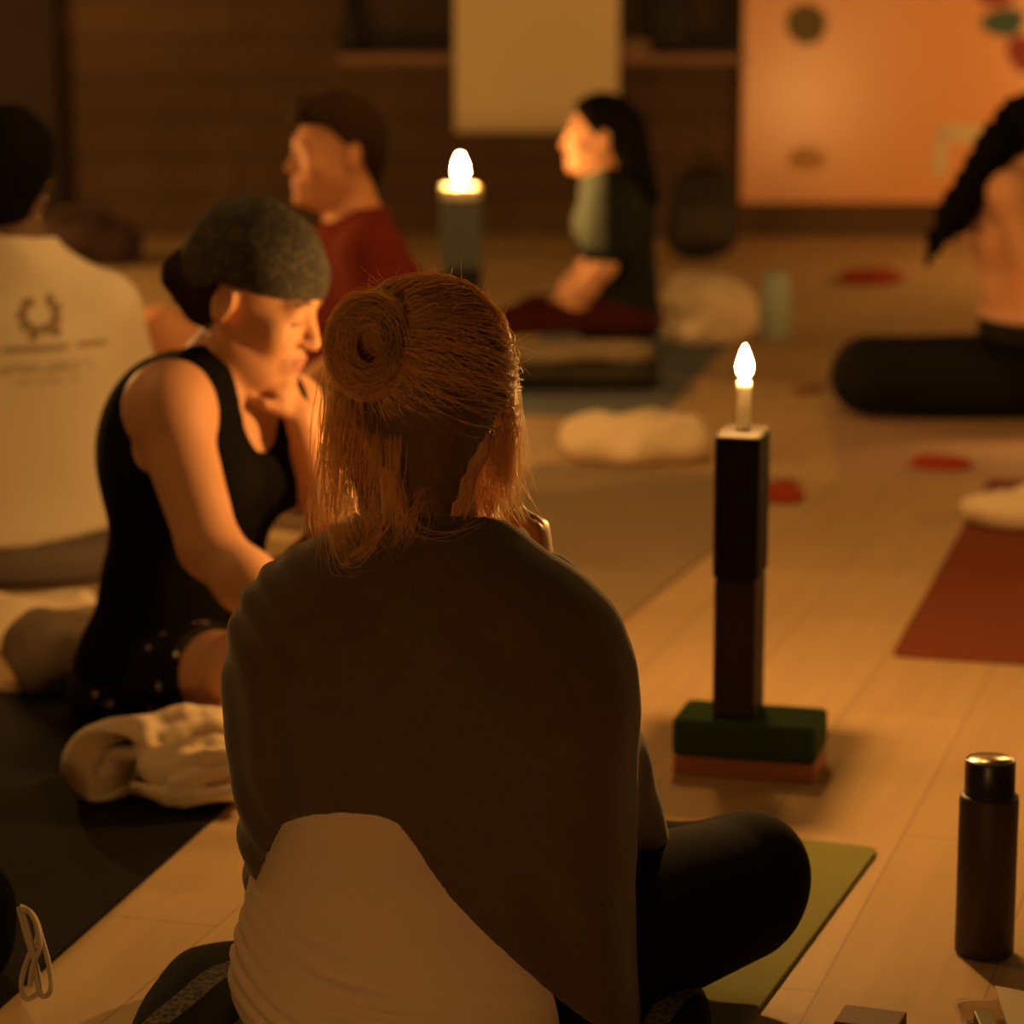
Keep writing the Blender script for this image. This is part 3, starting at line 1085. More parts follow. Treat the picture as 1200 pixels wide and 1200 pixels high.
# towels
c = G(742, 540)
t = crumple('towel', c + V(0, .02, .006), (.225, .12, .115), M['towel'], 21, n=14, vox=.006, amp=.011, freq=46, rot=MAT_ROT * .3)
tag(t, 'cream towel crumpled on the far end of the brownish grey mat', 'towel')
c = G(1190, 622)
t = crumple('towel', c + V(.05, .04, .008), (.185, .12, .085), M['towel'], 22, n=11, vox=.006, amp=.010, freq=42)
tag(t, 'cream towel heaped on the rust red mat at the right edge', 'towel')
c = G(833, 406)
t = crumple('cushion', c + V(0, .08, .007), (.185, .15, .215), M['towel'], 23, n=9, vox=.008, amp=.010, freq=34)
tag(t, 'round cream cushion on the floor behind the long-haired woman', 'cushion')
# teal bottle
c = G(908, 396)
root = empty('water_bottle', c)
tag(root, 'pale teal water bottle standing behind the near candle, right of the cream cushion', 'bottle')
vs, fs = lathe([(0, 0), (.046, 0), (.048, .01), (.048, .15), (.044, .17)], 32)
mesh_obj('bottle_body', vs + c, fs, M['teal'], c, root)
vs, fs = lathe([(.044, .17), (.040, .178), (.038, .205), (.030, .215), (0, .216)], 32)
mesh_obj('bottle_cap', vs + c, fs, M['teal'], c, root)

# backpack by the wall
def backpack(px, py_base, py_top, hw, Y, label, mat_):
    c = W(px, py_base, Y); c[2] = 0.0
    top = W(px, py_top, Y)[2]
    ops = [ecap(c + V(0, 0, .10), c + V(0, 0, top - hw * .8), (hw, .10), (hw * .86, .085), (1, 0, 0), .03)]
    root = sdf_obj('backpack', ops, mat_, .010, base=c, post=[wob(5, 20, .006), lambda F, X, Y, Z: np.maximum(F, .001 - Z)])
    tag(root, label, 'backpack')
    ops = [ecap(c + V(0, -.085, .10), c + V(0, -.08, top * .52), (hw * .72, .03), (hw * .66, .03), (1, 0, 0), .03)]
    sdf_obj('front_pocket', ops, M['pocket'], .008, base=c, parent=root, post=[lambda F, X, Y, Z: np.maximum(F, .01 - Z)])
    pth = [spline([c + V(-.03, -.02, top - .03), c + V(-.02, -.02, top + .02), c + V(.02, -.02, top + .02), c + V(.03, -.02, top - .03)], 14)]
    v3, f3 = tubes(pth, [.008], 8)
    mesh_obj('carry_handle', v3, f3, mat_, c, root)
backpack(822, 300, 185, .150, 11.4, 'black rounded backpack standing against the back wall left of the orange board', M['backpack'])
c = W(95, 330, 11.2); c[2] = 0
topz = W(95, 240, 11.2)[2]
o = sdf_obj('duffel_bag', [ell(c + V(0, 0, topz * .45), (.17, .15, topz * .55), k=.02), ell(c + V(.12, 0, topz * .3), (.13, .13, topz * .42), k=.05)],
            mat('dark_maroon_canvas', (.045, .022, .018), .9), .010, base=c, post=[wob(9, 22, .008), lambda F, X, Y, Z: np.maximum(F, .001 - Z)])
tag(o, 'dark maroon bag slumped by the back wall beside the man in white', 'bag')
v3, f3 = tubes([spline([c + V(-.09, -.1, topz * .8), c + V(-.02, -.16, topz * .98), c + V(.09, -.12, topz * .75)], 14)], [.012], 8)
mesh_obj('bag_handle', v3, f3, M['pocket'], c, o)

# things on the window sill
c = W(785, 50, WY - .07); c[2] = sill_z + .001
vs, fs = lathe([(0, 0), (.05, 0), (.075, .05), (.085, .11), (.09, .2), (.08, .26), (.05, .29), (.045, .31), (.052, .325), (0, .32)], 32)
o = mesh_obj('vase', vs * np.array([1, .5, 1]) + c, fs, M['pot'], c)
tag(o, 'black round vase on the window sill right of the hanging sheet', 'vase')
c = W(742, 62, WY - .07); c[2] = sill_z + .001
vs, fs = lathe([(0, 0), (.06, 0), (.08, .02), (.082, .045), (.06, .068), (0, .075)], 28)
o = mesh_obj('bowl', vs * np.array([1, .55, 1]) + c, fs, M['dusty'], c)
tag(o, 'dusty pink upturned bowl on the window sill beside the hanging sheet', 'bowl')
c = W(412, 50, WY - .07); c[2] = sill_z + .001
vs, fs = lathe([(0, 0), (.045, 0), (.05, .1), (.03, .16), (.02, .2), (.022, .26), (0, .26)], 24)
o = mesh_obj('vase', vs * np.array([1, .8, 1]) + c, fs, M['pot'], c)
tag(o, 'dark slender vase at the left end of the window sill', 'vase')

# blankets under the long-haired woman, bolster
c = G(668, 462)
ops = []
c = c + V(0, .14, .007)
ax_ = V(1, 0, 0)
for i, (w_, h_, d_) in enumerate(((.215, .040, .15), (.20, .095, .135))):
    ops.append(ecap(c + V(-w_, 0, h_), c + V(w_, .02, h_), (.045, d_), (.045, d_), (0, 0, 1), .012))
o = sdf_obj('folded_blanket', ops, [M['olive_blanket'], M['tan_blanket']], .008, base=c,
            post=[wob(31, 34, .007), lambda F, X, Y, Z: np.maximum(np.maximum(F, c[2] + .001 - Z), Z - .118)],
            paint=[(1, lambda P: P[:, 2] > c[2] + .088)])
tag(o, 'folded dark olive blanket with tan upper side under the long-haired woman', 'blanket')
bc = W(985, 447, 7.52); 
bl = W(1330, 447, 7.52)
zc = .118
o = sdf_obj('bolster', [ecap(V(bc[0] + .085, 7.52, zc), V(bl[0], 7.55, zc), (.114, .114), (.114, .114), (0, 0, 1), .01)], M['bolster'], .009,
            base=(bc[0] + .3, 7.52, 0), post=[wob(8, 18, .006), lambda F, X, Y, Z: np.maximum(np.maximum(F, .006 - Z), Z - .226)])
tag(o, 'thick black bolster cushion lying at the right below the bare-backed woman', 'bolster')

# crumpled taupe clothes, cream blanket, and front towel on the black mat
c = G(60, 745)
t = crumple('blanket', c + V(-.06, -.02, .001), (.22, .17, .075), M['towel'], 41, n=9, vox=.007, amp=.008, freq=34)
tag(t, 'cream blanket spread on the floor behind the taupe clothes at the left edge', 'blanket')
c = G(78, 815)
t = crumple('clothes_heap', c + V(0, .05, .007), (.135, .10, .130), M['grey_cloth'], 42, n=9, vox=.006, amp=.010, freq=36,
            extra=[ecap(c + V(.045, -.02, .06), c + V(.095, .01, .055), (.045, .05), (.05, .04), (0, 0, 1), .01),
                   cap(c + V(.03, -.075, .065), c + V(.10, -.05, .05), .028, .034, k=.01, sub=True)])
tag(t, 'heap of taupe crumpled clothes on the black mat beside the woman in the bandana', 'clothes')

# front towel: rolled end opening to the left, folded layers running right
c = G(180, 925, .006)
def front_towel():
    A_ = W(108, 893, 4.08); B_ = W(205, 858, 4.2); C_ = W(300, 880, 4.18)
    ops = [ecap(W(112, 897, 4.06), W(212, 864, 4.16), (.062, .050), (.050, .045), (0, 0, 1), .02)]
    return ops
ops = front_towel()
hollow = [ecap(W(86, 906, 3.98), W(168, 878, 4.12), (.060, .052), (.030, .026), (0, 0, 1), .006, sub=True)]
folds = [ecap(W(185, 900, 4.06), W(300, 892, 4.07), (.030, .05), (.036, .05), (0, 0, 1), .012)]
rT = np.random.default_rng(77)
lines = [((118, 905), (150, 890), (188, 878), .010, 4.05, 4.11), ((130, 885), (165, 882), (196, 892), .008, 4.07, 4.06),
         ((196, 868), (240, 852), (305, 858), .018, 4.10, 4.12), ((186, 848), (230, 838), (300, 846), .017, 4.12, 4.13),
         ((190, 886), (240, 870), (305, 876), .014, 4.06, 4.08), ((200, 905), (250, 884), (305, 890), .012, 4.02, 4.04),
         ((160, 924), (205, 934), (262, 930), .013, 4.01, 3.99), ((262, 930), (285, 924), (308, 908), .014, 3.99, 4.01),
         ((205, 918), (245, 908), (305, 900), .011, 4.00, 4.02)]
for (p0_, p1_, p2_, r_, ya, yb) in lines:
    pts_ = spline([W(*p0_, ya), W(*p1_, (ya + yb) / 2) , W(*p2_, yb)], 6)
    for q in range(5):
        folds.append(cap(pts_[q], pts_[q + 1], r_ * (1 + .15 * math.sin(q * 2.1 + p0_[0])), r_ * (1 + .15 * math.sin(q * 2.1 + 2.1 + p0_[0])), k=.006))
t = sdf_obj('towel', ops + hollow + folds, M['towel'], .0042, base=c, post=[wob(57, 45, .0035), lambda F, X, Y, Z: np.maximum(F, .007 - Z)], it=2)
tag(t, 'crumpled cream towel with an open rolled end on the black mat at lower left', 'towel')

# black bag at left edge with the white cord loops
c = G(-26, 1150, .0075)
o = sdf_obj('shoulder_bag', [ell(c + V(-.035, .05, .075), (.065, .10, .085), k=.03), ell(c + V(-.02, .01, .05), (.050, .06, .06), k=.04)],
            M['bag'], .006, base=c, post=[wob(61, 40, .006), lambda F, X, Y, Z: np.maximum(F, .0085 - Z)])
tag(o, 'black bag standing at the bottom left edge beside the white cord', 'bag')
cyy = 3.10
loops = [[(22, 1064), (30, 1095), (40, 1125), (46, 1150), (44, 1164), (30, 1170), (25, 1150), (34, 1120), (44, 1098), (38, 1072), (24, 1062)],
         [(24, 1062), (40, 1072), (50, 1100), (58, 1130), (60, 1158), (50, 1166), (44, 1148), (40, 1118), (34, 1090), (27, 1066)],
         [(26, 1062), (36, 1066), (45, 1085), (48, 1108), (40, 1128), (36, 1152)]]
def cordpt(p):
    t_ = (p[1] - 1062) / 110
    g = W(p[0], p[1], 3.17 - .10 * t_)
    g[2] = max(g[2], .004 + 0)
    return g
pths = [spline([cordpt(p) + V(0, -.004 * i, 0) for p in L_], 70) for i, L_ in enumerate(loops)]
v3, f3 = tubes(pths, [.0032] * 3, 8)
o = mesh_obj('cord', v3, f3, M['cord'], pths[0][5])
tag(o, 'white cord looped over the edge of the black bag at lower left', 'cord')

# ==================================================================== PEOPLE
# ---- the blond woman in the brown shawl, seen from behind -------------------
base = V(-.11, 3.0, 0)
Pv = V(-.125, 2.985, .175); Wa = V(-.14, 3.0, .285); Ch = V(-.105, 3.02, .46); Nk = V(-.088, 3.01, .592)
SL = V(-.212, 3.02, .516); SR = V(.034, 3.02, .496)
HC = W(500, 462, 3.02); HA = head_frame((.05, 1, -.10))
EL = V(-.226, 3.10, .33); WL = V(-.15, 3.30, .33)
ER = V(.058, 3.11, .31); WR = W(641, 692, 3.30)
rt = V(1, 0, 0)
tor = torso_ops(Pv, Wa, Ch, Nk, SL, SR, rt, HC + V(0, -.02, -.05), .98, .04, (0, 1, 0))
armL = arm_ops(SL, EL, WL, .95); armR = arm_ops(SR, ER, WR, .95)
hipL, kneeL, ankL = V(-.20, 3.02, .15), V(-.235, 3.42, .15), V(.02, 3.46, .07)
hipR, kneeR, ankR = V(-.005, 2.985, .165), V(.290, 3.30, .148), V(-.10, 3.50, .07)
footL_an, footL_toe = V(.08, 3.26, .055), V(.25, 3.08, .03)
legL = leg_ops(hipL, kneeL, ankL, V(.2, 3.44, .05), .98)
legR = leg_ops(hipR, kneeR, ankR, V(-.25, 3.45, .05), 1.10) + [cap(hipR + V(.06, .02, -.02), kneeR + V(-.015, -.035, -.022), .092, .070, k=.03)]
hR = hand_ops(WR, V(-.12, .1, 1), V(-1, .15, -.1), V(0, -1, 0), .92, 1.0, .0, .5)
hL = hand_ops(WL, V(.6, .6, -.2), V(0, 0, -1), V(.6, -.5, 0), .9, .35)
body = tor + head_ops(HC, HA, .98) + armL + armR + legL + legR + hR + hL
P1 = sdf_obj('person', body, [M['skin'], M['lips'], M['brow'], M['eye']], .0045, base=base, paint=head_paint(HC, HA, .98))
tag(P1, 'blond woman sitting with her back to the camera wearing a brown shawl', 'person')

# cream top
def hem_ripple(F, X, Y, Z):
    c0 = -.12
    zz = Z - 1.3 * (X - c0) ** 2 + .25 * (X - c0)
    m_ = np.clip((.205 - zz) / .05, 0, 1) * np.clip((zz - .02) / .03, 0, 1) * np.clip((.03 - X) / .04, 0, 1)
    s1 = np.abs(np.sin(zz * 120 + 1.1 * np.sin(X * 19) + 5 * X)) ** .55
    s2 = np.abs(np.sin(zz * 210 - 4 * X + 1.5 * np.sin(X * 23 + 1))) ** .55
    return F - m_ * (.0098 * (s1 - .75) * (.6 + .4 * np.sin(X * 27 + zz * 40)) + .0035 * (s2 - .75) * (.5 + .5 * np.sin(X * 38 + 2)))
top_ops = [o_ for o_ in tor if True] + [cap(Pv + V(-.055, -.01, -.05), Pv + V(.082, -.005, -.05), .100, .106, k=.04)] + [ecap(Pv + V(0, -.03, -.03), Pv + V(0, -.015, .05), (.172, .10), (.150, .09), rt, .04)]
sdf_obj('cream_top', top_ops, M['cream_top'], .004, infl=.010, base=base, parent=P1,
        post=[hem_ripple, lambda F, X, Y, Z: np.maximum(np.maximum(F, .060 - Z), Z - .58)])['label'] = 'cream top rucked in folds at the waist'
# leggings
sdf_obj('leggings', legL[:4] + legR[:4] + legR[-1:] + [ell(Pv + V(0, .02, -.05), (.165, .115, .08), k=.05)], M['leggings'], .005, infl=.006, base=base, parent=P1,
        post=[lambda F, X, Y, Z: np.maximum(F, .012 - Z)])['label'] = 'black leggings'

# shawl
shw = [o_ for o_ in tor[2:6]] + [tor[7], tor[8]] + armL[:4] + armR[:4] + [
    ell(V(-.095, 2.985, .43), (.185, .10, .20), k=.08),
    ecap(V(.015, 2.99, .42), V(.062, 2.965, .10), (.080, .085), (.062, .055), rt, .06),
    ecap(V(-.228, 3.04, .40), V(-.250, 3.03, .24), (.042, .06), (.016, .03), rt, .04),
    cap(V(.08, 3.10, .34), V(.122, 3.20, .205), .055, .045, k=.05),
    cap(Nk + V(-.04, .0, -.012), Nk + V(.03, .0, -.02), .048, k=.03),
    cap(Pv + V(.01, -.01, -.03), Pv + V(.086, -.005, -.05), .112, .112, k=.05)]
hem = [(250, 1075), (288, 1066), (296, 1058), (303, 1028), (315, 995), (330, 966), (360, 957), (400, 953), (440, 956), (466, 966), (485, 990), (505, 1022), (530, 1056), (560, 1088), (600, 1124), (640, 1160), (670, 1184), (700, 1204), (745, 1225), (860, 1240)]
def shawl_hem(F, X, Y, Z):
    px, py = proj(X, Y, Z)
    hy = np.interp(px, [h_[0] for h_ in hem], [h_[1] for h_ in hem])
    return np.maximum(F, (py - hy) / 1090 * .75)
def shawl_folds(F, X, Y, Z):
    left = np.clip((-.20 - X) / .07, 0, 1)
    F = F + left * .0028 * np.sin(60 * (X * 2.2 + Z * 1.1) + 3 * np.sin(Z * 22)) 
    right = np.clip((X + .05) / .10, 0, 1) * np.clip((.34 - Z) / .1, 0, 1)
    F = F + right * .004 * np.sin(70 * X + 26 * Z + 1.0 * np.sin(Z * 20))
    return F
neck_cut = lambda F, X, Y, Z: np.maximum(F, -(np.sqrt((X - Nk[0]) ** 2 + (Y - Nk[1] - .035) ** 2 + ((Z - Nk[2] - .095) * .8) ** 2) - .088))
front_cut = lambda F, X, Y, Z: np.maximum(F, -np.maximum(np.abs(X + .09) - (.03 + .08 * np.clip((.6 - Z) / .3, 0, 1)), 3.08 - Y))
sdf_obj('shawl', shw, M['shawl'], .0042, infl=.023, base=base, parent=P1, it=3,
        post=[wob(71, 16, .0035), shawl_folds, wob(72, 75, .0010), shell(.008), shawl_hem, neck_cut, front_cut], islands=.05)['label'] = 'brown wool shawl over the shoulders'

# hair: base cap, bun, swept strands and loose locks
def hp_(px, py, Y): return W(px, py, Y)
skull = [ell(HC + HA[1] * -.012 + HA[2] * .026, (.090, .100, .096), HA, .02), cap(HC + HA[1] * -.045 + HA[2] * -.02, HC + HA[1] * -.035 + HA[2] * -.115 + HA[0] * .006, .060, .030, k=.03)]
hair_ops = skull + []
bunC = W(432, 402, 2.925)
cap_post = [lambda F, X, Y, Z: F + .0022 * np.sin(150 * np.arctan2(Z - bunC[2], X - bunC[0]) / 3.0 * 1.2),
            lambda F, X, Y, Z: np.maximum(F, np.minimum(1.0, (HC[2] - .125 + 1.6 * np.maximum(Y - HC[1] - .005, 0)) - Z))]
hairP, hairQ = sdf_mesh(hair_ops, .0045, post=cap_post)
# bun ring
ring = []
for i in range(14):
    a0_, a1_ = 2 * PI * i / 14, 2 * PI * (i + 1) / 14
    def rp(a): return bunC + V(.029 * math.cos(a), -.012 + .014 * math.sin(a + .6), .036 * math.sin(a))
    ring.append(cap(rp(a0_), rp(a1_), .0110 + .003 * math.sin(a0_ + 1), .0110 + .003 * math.sin(a1_ + 1), k=.004))
bunP, bunQ = sdf_mesh(ring + [ell(bunC + V(.010, .078, -.008), (.05, .048, .05), k=.012)], .004)
hair = mesh_obj('hair', np.vstack([hairP, bunP]), np.vstack([hairQ, bunQ + len(hairP)]), M['blond_base'], base, P1)
hair['label'] = 'blond hair half tied into a loose bun'

paths, rads = [], []
hc = HC + HA[1] * -.012 + HA[2] * .026
def on_skull(v, e=0.0):
    v = nrm(v)
    return hc + (v[0] * (.092 + e)) * HA[0] + (v[1] * (.102 + e)) * HA[1] + (v[2] * (.098 + e)) * HA[2]
def strand(pts, n=14, r=.00055, tip=.35, taper=True):
    p = spline(pts, n)
    t = np.linspace(0, 1, n)
    paths.append(p); rads.append(r * (1 - (1 - tip) * t ** 2))
bdir = nrm(np.array([(bunC - hc) @ HA[0] / .092, (bunC - hc) @ HA[1] / .102, (bunC - hc) @ HA[2] / .098]))
for i in range(2000):                                  # swept over the scalp to the bun
    az = rng.uniform(-.2 * PI, 1.2 * PI)             # around the face hairline
    el_ = rng.uniform(-.35, .75)
    v = nrm(V(math.cos(az), abs(math.sin(az)) * .9 + .05, el_)) if rng.random() < .6 else nrm(V(rng.uniform(-1, 1), rng.uniform(-.9, .6), rng.triangular(-1.1, .5, 1)))
    end = nrm(bdir + rng.normal(0, .14, 3)); bow = rng.normal(0, .10, 3)
    q = []
    lift = rng.uniform(0.000, .010)
    for s_ in np.linspace(0, 1, 6):
        u = nrm(v * (1 - s_) + end * s_ + (V(0, 0, .35 if v[2] > 0 else -.1) + bow) * s_ * (1 - s_))
        q.append(on_skull(u, lift * math.sin(PI * min(1, s_ * 1.1)) + .001 - .006 * (1 - s_) ** 6))
    aa_ = rng.uniform(0, 2 * PI)
    q.append(bunC + V(.030 * math.cos(aa_), .012, .036 * math.sin(aa_)) + rng.normal(0, .004, 3))
    strand(q, 16, .00045, .8)
    rads[-1] = rads[-1] * (.15 + .85 * np.clip(np.linspace(0, 1, 16) * 3, 0, 1))
for i in range(700):                                  # loops of the bun
    ph = rng.uniform(0, 2 * PI); ln = rng.uniform(.5, 1.5) * PI
    rr_ = .0125 + .003 * rng.normal(); tw = rng.uniform(0, 2 * PI); tws = rng.normal(0, .7)
    q = []
    for s_ in np.linspace(0, 1, 9):
        a = ph + ln * s_
        rad = .030 + rr_ * math.cos(tw + tws * s_ * 2)
        q.append(bunC + V(rad * math.cos(a), -.012 + .014 * math.sin(a + .6) + rr_ * math.sin(tw + tws * s_ * 2), rad * 1.22 * math.sin(a)))
    strand(q, 16, .00045, .6)
def lock(start, end, n, w0, w1, mid=None, r=.00042, Y0=2.98, Y1=2.96, wave=.004, ny=14, spread=.006):
    """a loose lock between two photo points"""
    a, b = W(*start, Y0), W(*end, Y1)
    mids = [W(*m_, (Y0 + Y1) / 2) for m_ in (mid or [])]
    for _ in range(int(n * 1.25)):
        o0 = rng.normal(0, w0, 3) * V(1, .7, 1.8); o1 = rng.normal(0, w1, 3) * V(1, .7, .8)
        q = [a + o0]
        k = len(mids)
        for j, mm in enumerate(mids):
            f_ = (j + 1) / (k + 1)
            q.append(mm + o0 * (1 - f_) + o1 * f_ + rng.normal(0, wave * .5, 3))
        if not mids:
            q.append((a + b) / 2 + (o0 + o1) / 2 + rng.normal(0, wave, 3))
        q.append(b + o1)
        strand(q, ny, r * rng.uniform(.7, 1.1), .3)
        rads[-1] = rads[-1] * (.2 + .8 * np.clip(np.linspace(0, 1, ny) * 4, 0, 1))
# left curtain
lock((412, 440), (405, 650), 90, .013, .016, [(396, 520), (392, 600)], Y0=2.99, Y1=2.93)
lock((404, 430), (398, 600), 100, .010, .010, [(392, 500), (390, 560)], Y0=3.02, Y1=2.98)
lock((430, 470), (432, 636), 45, .012, .016, [(420, 540), (418, 600)], Y0=2.96, Y1=2.92)
lock((460, 470), (470, 630), 36, .006, .009, [(458, 530), (466, 590)], Y0=2.935, Y1=2.92)
lock((466, 470), (410, 655), 26, .005, .004, [(462, 560), (448, 620)], Y0=2.93, Y1=2.90)
lock((446, 480), (425, 648), 26, .004, .006, [(438, 560), (432, 615)], Y0=2.94, Y1=2.91)
lock((484, 472), (500, 520), 10, .004, .004, [(490, 500)], Y0=2.93, Y1=2.93)
lock((438, 462), (438, 570), 16, .008, .008, Y0=2.95, Y1=2.94)
lock((500, 560), (470, 640), 30, .010, .012, [(490, 605)], Y0=2.95, Y1=2.92)
# curled ends at the lower left
lock((396, 580), (424, 662), 6, .004, .006, [(388, 640), (402, 664)], Y0=2.95, Y1=2.90)
lock((452, 560), (398, 664), 8, .002, .002, [(450, 620), (425, 655)], Y0=2.92, Y1=2.89)
lock((478, 600), (560, 612), 4, .003, .003, [(490, 622), (525, 626)], Y0=2.92, Y1=2.93)
lock((552, 556), (533, 616), 30, .008, .008, Y0=2.97, Y1=2.955)
# right curtain
lock((566, 446), (562, 606), 110, .012, .014, [(572, 500), (566, 560)], Y0=3.05, Y1=3.05)
lock((582, 420), (592, 560), 130, .010, .009, [(594, 480), (592, 520)], Y0=3.02, Y1=3.02)
lock((574, 440), (578, 600), 110, .010, .011, [(586, 500), (584, 555)], Y0=3.03, Y1=3.04)
lock((590, 450), (602, 585), 50, .006, .010, [(598, 500), (598, 550)], Y0=3.03, Y1=3.02)
lock((585, 500), (613, 612), 26, .006, .006, [(592, 560)], Y0=3.03, Y1=3.02)
lock((560, 560), (600, 640), 60, .010, .010, [(575, 600)], Y0=3.06, Y1=3.05)
lock((590, 430), (606, 560), 16, .008, .010, [(602, 500)], Y0=3.02, Y1=3.01)
lock((548, 590), (556, 635), 10, .003, .003, [(556, 605)], Y0=3.0, Y1=2.98)
# flyaways
for i in range(70):
    v = nrm(V(rng.normal(0, .7), rng.normal(-.2, .5), abs(rng.normal(.5, .5))))
    p0 = on_skull(v, .002)
    out = nrm(v + rng.normal(0, .6, 3))
    L_ = rng.uniform(.012, .035)
    strand([p0, p0 + out * L_ * .5 + rng.normal(0, .003, 3), p0 + out * L_ + rng.normal(0, .006, 3)], 7, .00028, .4)
strand([W(543, 368, 2.98), W(548, 352, 2.98), W(546, 340, 2.98)], 8, .0003)
strand([W(543, 366, 2.98), W(553, 350, 2.98), W(562, 332, 2.98)], 8, .0003)
v3, f3 = tubes(paths, rads, 3)
o = mesh_obj('hair_strands', v3, f3, M['blond'], base, hair)
o['kind'] = 'stuff'

# her cushion
cc = V(-.105, 2.975, 0)
cushion = sdf_obj('floor_cushion', [ecap(cc + V(-.275, .11, .050), cc + V(.28, .02, .044), (.050, .20), (.042, .19), (0, 0, 1), .01)], M['cushion'], .0055, base=cc,
                  post=[wob(81, 24, .005), wob(82, 70, .002), lambda F, X, Y, Z: np.maximum(F, .008 - Z)])
tag(cushion, 'black floor cushion with lacy grey stripes under the blond woman', 'cushion')

# ---- woman in the bandana --------------------------------------------------
def WB(x, y, Y): return W(x, y, Y + .05)
base = V(-.56, 4.47, 0)
F2 = nrm(V(.8, -.6, 0)); R2 = V(F2[1], -F2[0], 0)
Pv = WB(203, 775, 4.46); Wa = WB(212, 680, 4.44); Ch = WB(238, 545, 4.42); Nk = WB(268, 425, 4.40)
SR = WB(196, 478, 4.27); SL = WB(338, 482, 4.52)
HS = 1.12
HA = head_frame((.93, -.28, -.36)); HC = WB(296, 346, 4.38)
ER = WB(245, 640, 4.16); WR = WB(345, 735, 4.05)
EL = WB(402, 640, 4.42); WL = WB(352, 488, 4.37)
hipR, kneeR = WB(208, 800, 4.38), WB(290, 788, 4.22)
hipL, kneeL = WB(215, 790, 4.52), WB(378, 668, 4.46)
ankR = V(kneeR[0] + .28, 4.47, .075); ankL = V(kneeL[0] + .10, 4.45, .075)
tor = torso_ops(Pv, Wa, Ch, Nk, SL, SR, R2, HC + V(-.01, 0, -.06), 1.04, .055, F2)
tor.append(ell(Ch - F2 * .06 + V(0, 0, .02), (.12, .12, .15), k=.06))
aR = arm_ops(SR, ER, WR, 1.2); aL = arm_ops(SL, EL, WL, 1.0)
lR = leg_ops(hipR, kneeR, ankR, ankR + V(.1, .1, -.02), 1.06); lL = leg_ops(hipL, kneeL, ankL, ankL + V(.15, -.02, -.02), 1.0)
hR = hand_ops(WR, WR - ER, (0, .3, -1), (.3, 1, 0), .95, .3)
hL = hand_ops(WL, V(-.40, .05, .75), V(-.75, .3, -.2), V(-.1, -.8, .3), .88, 1.1, 0, .5)
body = tor + head_ops(HC, HA, HS) + aR + aL + lR + lL + hR + hL
P2 = sdf_obj('person', body, [M['skin'], M['lips'], M['brow'], M['eye']], .005, base=base, paint=head_paint(HC, HA, HS), post=[lambda F, X, Y, Z: np.maximum(F, .013 - Z)])
tag(P2, 'woman in dark bandana and black tank top looking down, hand at her chin', 'person')
# tank top with scoop neck and arm holes
armR_c = SR + R2 * .028 + V(0, 0, -.005); armL_c = SL - R2 * .03
Ax = np.stack([R2, F2, V(0, 0, 1)])
cuts = [ell(armR_c, (.062, .088, .105), Ax, .006, sub=True, inf=False),
        ell(armL_c, (.062, .088, .105), Ax, .006, sub=True, inf=False),
        ell(Nk + F2 * .085 + V(0, 0, .045) + R2 * -.005, (.066, .14, .185), Ax, .006, sub=True, inf=False),
        ell(Nk - F2 * .03 + V(0, 0, .06), (.075, .09, .085), Ax, .006, sub=True, inf=False)]
sdf_obj('tank_top', tor[:6] + tor[7:] + cuts, M['black_top'], .005, infl=.008, base=base, parent=P2, post=[lambda F, X, Y, Z: np.maximum(F, .10 - Z)])['label'] = 'black scoop-necked tank top'
shorts_ops = [ell(Pv + V(0, 0, -.03), (.175, .14, .10), np.stack([R2, F2, V(0, 0, 1)]), .05), lR[0], lL[0]]
kn = kneeR
def shorts_cut(F, X, Y, Z):
    d_ = nrm(kneeR - hipR); t_ = (X - hipR[0]) * d_[0] + (Y - hipR[1]) * d_[1] + (Z - hipR[2]) * d_[2]
    L_ = np.linalg.norm(kneeR - hipR)
    d2_ = nrm(kneeL - hipL); t2 = (X - hipL[0]) * d2_[0] + (Y - hipL[1]) * d2_[1] + (Z - hipL[2]) * d2_[2]
    L2 = np.linalg.norm(kneeL - hipL)
    return np.maximum(np.maximum(F, np.maximum(t_ - L_ * .62, 0) * 0 + np.minimum(t_ - L_ * .60, 1.0)) if False else np.maximum(F, np.where(Y < 4.45, t_ - L_ * .60, t2 - L2 * .55)), .012 - Z)
sdf_obj('shorts', shorts_ops, M['shorts'], .0055, infl=.016, base=base, parent=P2, post=[wob(91, 40, .004), shorts_cut], islands=.1)['label'] = 'black shorts with small pale flowers'
# hair gathered under the bandana
def hpnt(x, y, z): return HC + HS * (x * HA[0] + y * HA[1] + z * HA[2])
hr = sdf_obj('hair', [ell(hpnt(0, -.02, .012), np.array((.078, .09, .08)) * HS, HA, .02),
                      cap(hpnt(0, -.10, -.01), WB(234, 358, 4.40), .045, .028, k=.03)], M['brown_hair'], .006, base=base, parent=P2,
             post=[lambda F, X, Y, Z: np.maximum(F, np.minimum(((X - HC[0]) * HA[1][0] + (Y - HC[1]) * HA[1][1] + (Z - HC[2]) * HA[1][2]) + .005, 1))])
brim_n = nrm(HA[2] * 1.0 + HA[1] * -.10)
brim_p = hpnt(0, .085, .030)
def brim(F, X, Y, Z):
    h_ = (X - brim_p[0]) * brim_n[0] + (Y - brim_p[1]) * brim_n[1] + (Z - brim_p[2]) * brim_n[2]
    fw_ = (X - HC[0]) * HA[1][0] + (Y - HC[1]) * HA[1][1] + (Z - HC[2]) * HA[1][2]
    return np.maximum(F, np.where(fw_ > -.03 * HS, -h_, -h_ - .9 * (-.03 * HS - fw_)) * .8)
ops = [ell(hpnt(0, .000, .032), np.array((.090, .099, .098)) * HS, HA, .02),
       ell(hpnt(0, -.02, .050), np.array((.078, .080, .082)) * HS, HA, .03),
       cap(hpnt(0, -.045, .035), WB(236, 336, 4.40), .072, .040, k=.04),
       cap(WB(238, 338, 4.40), WB(216, 366, 4.40), .036, .022, k=.02)]
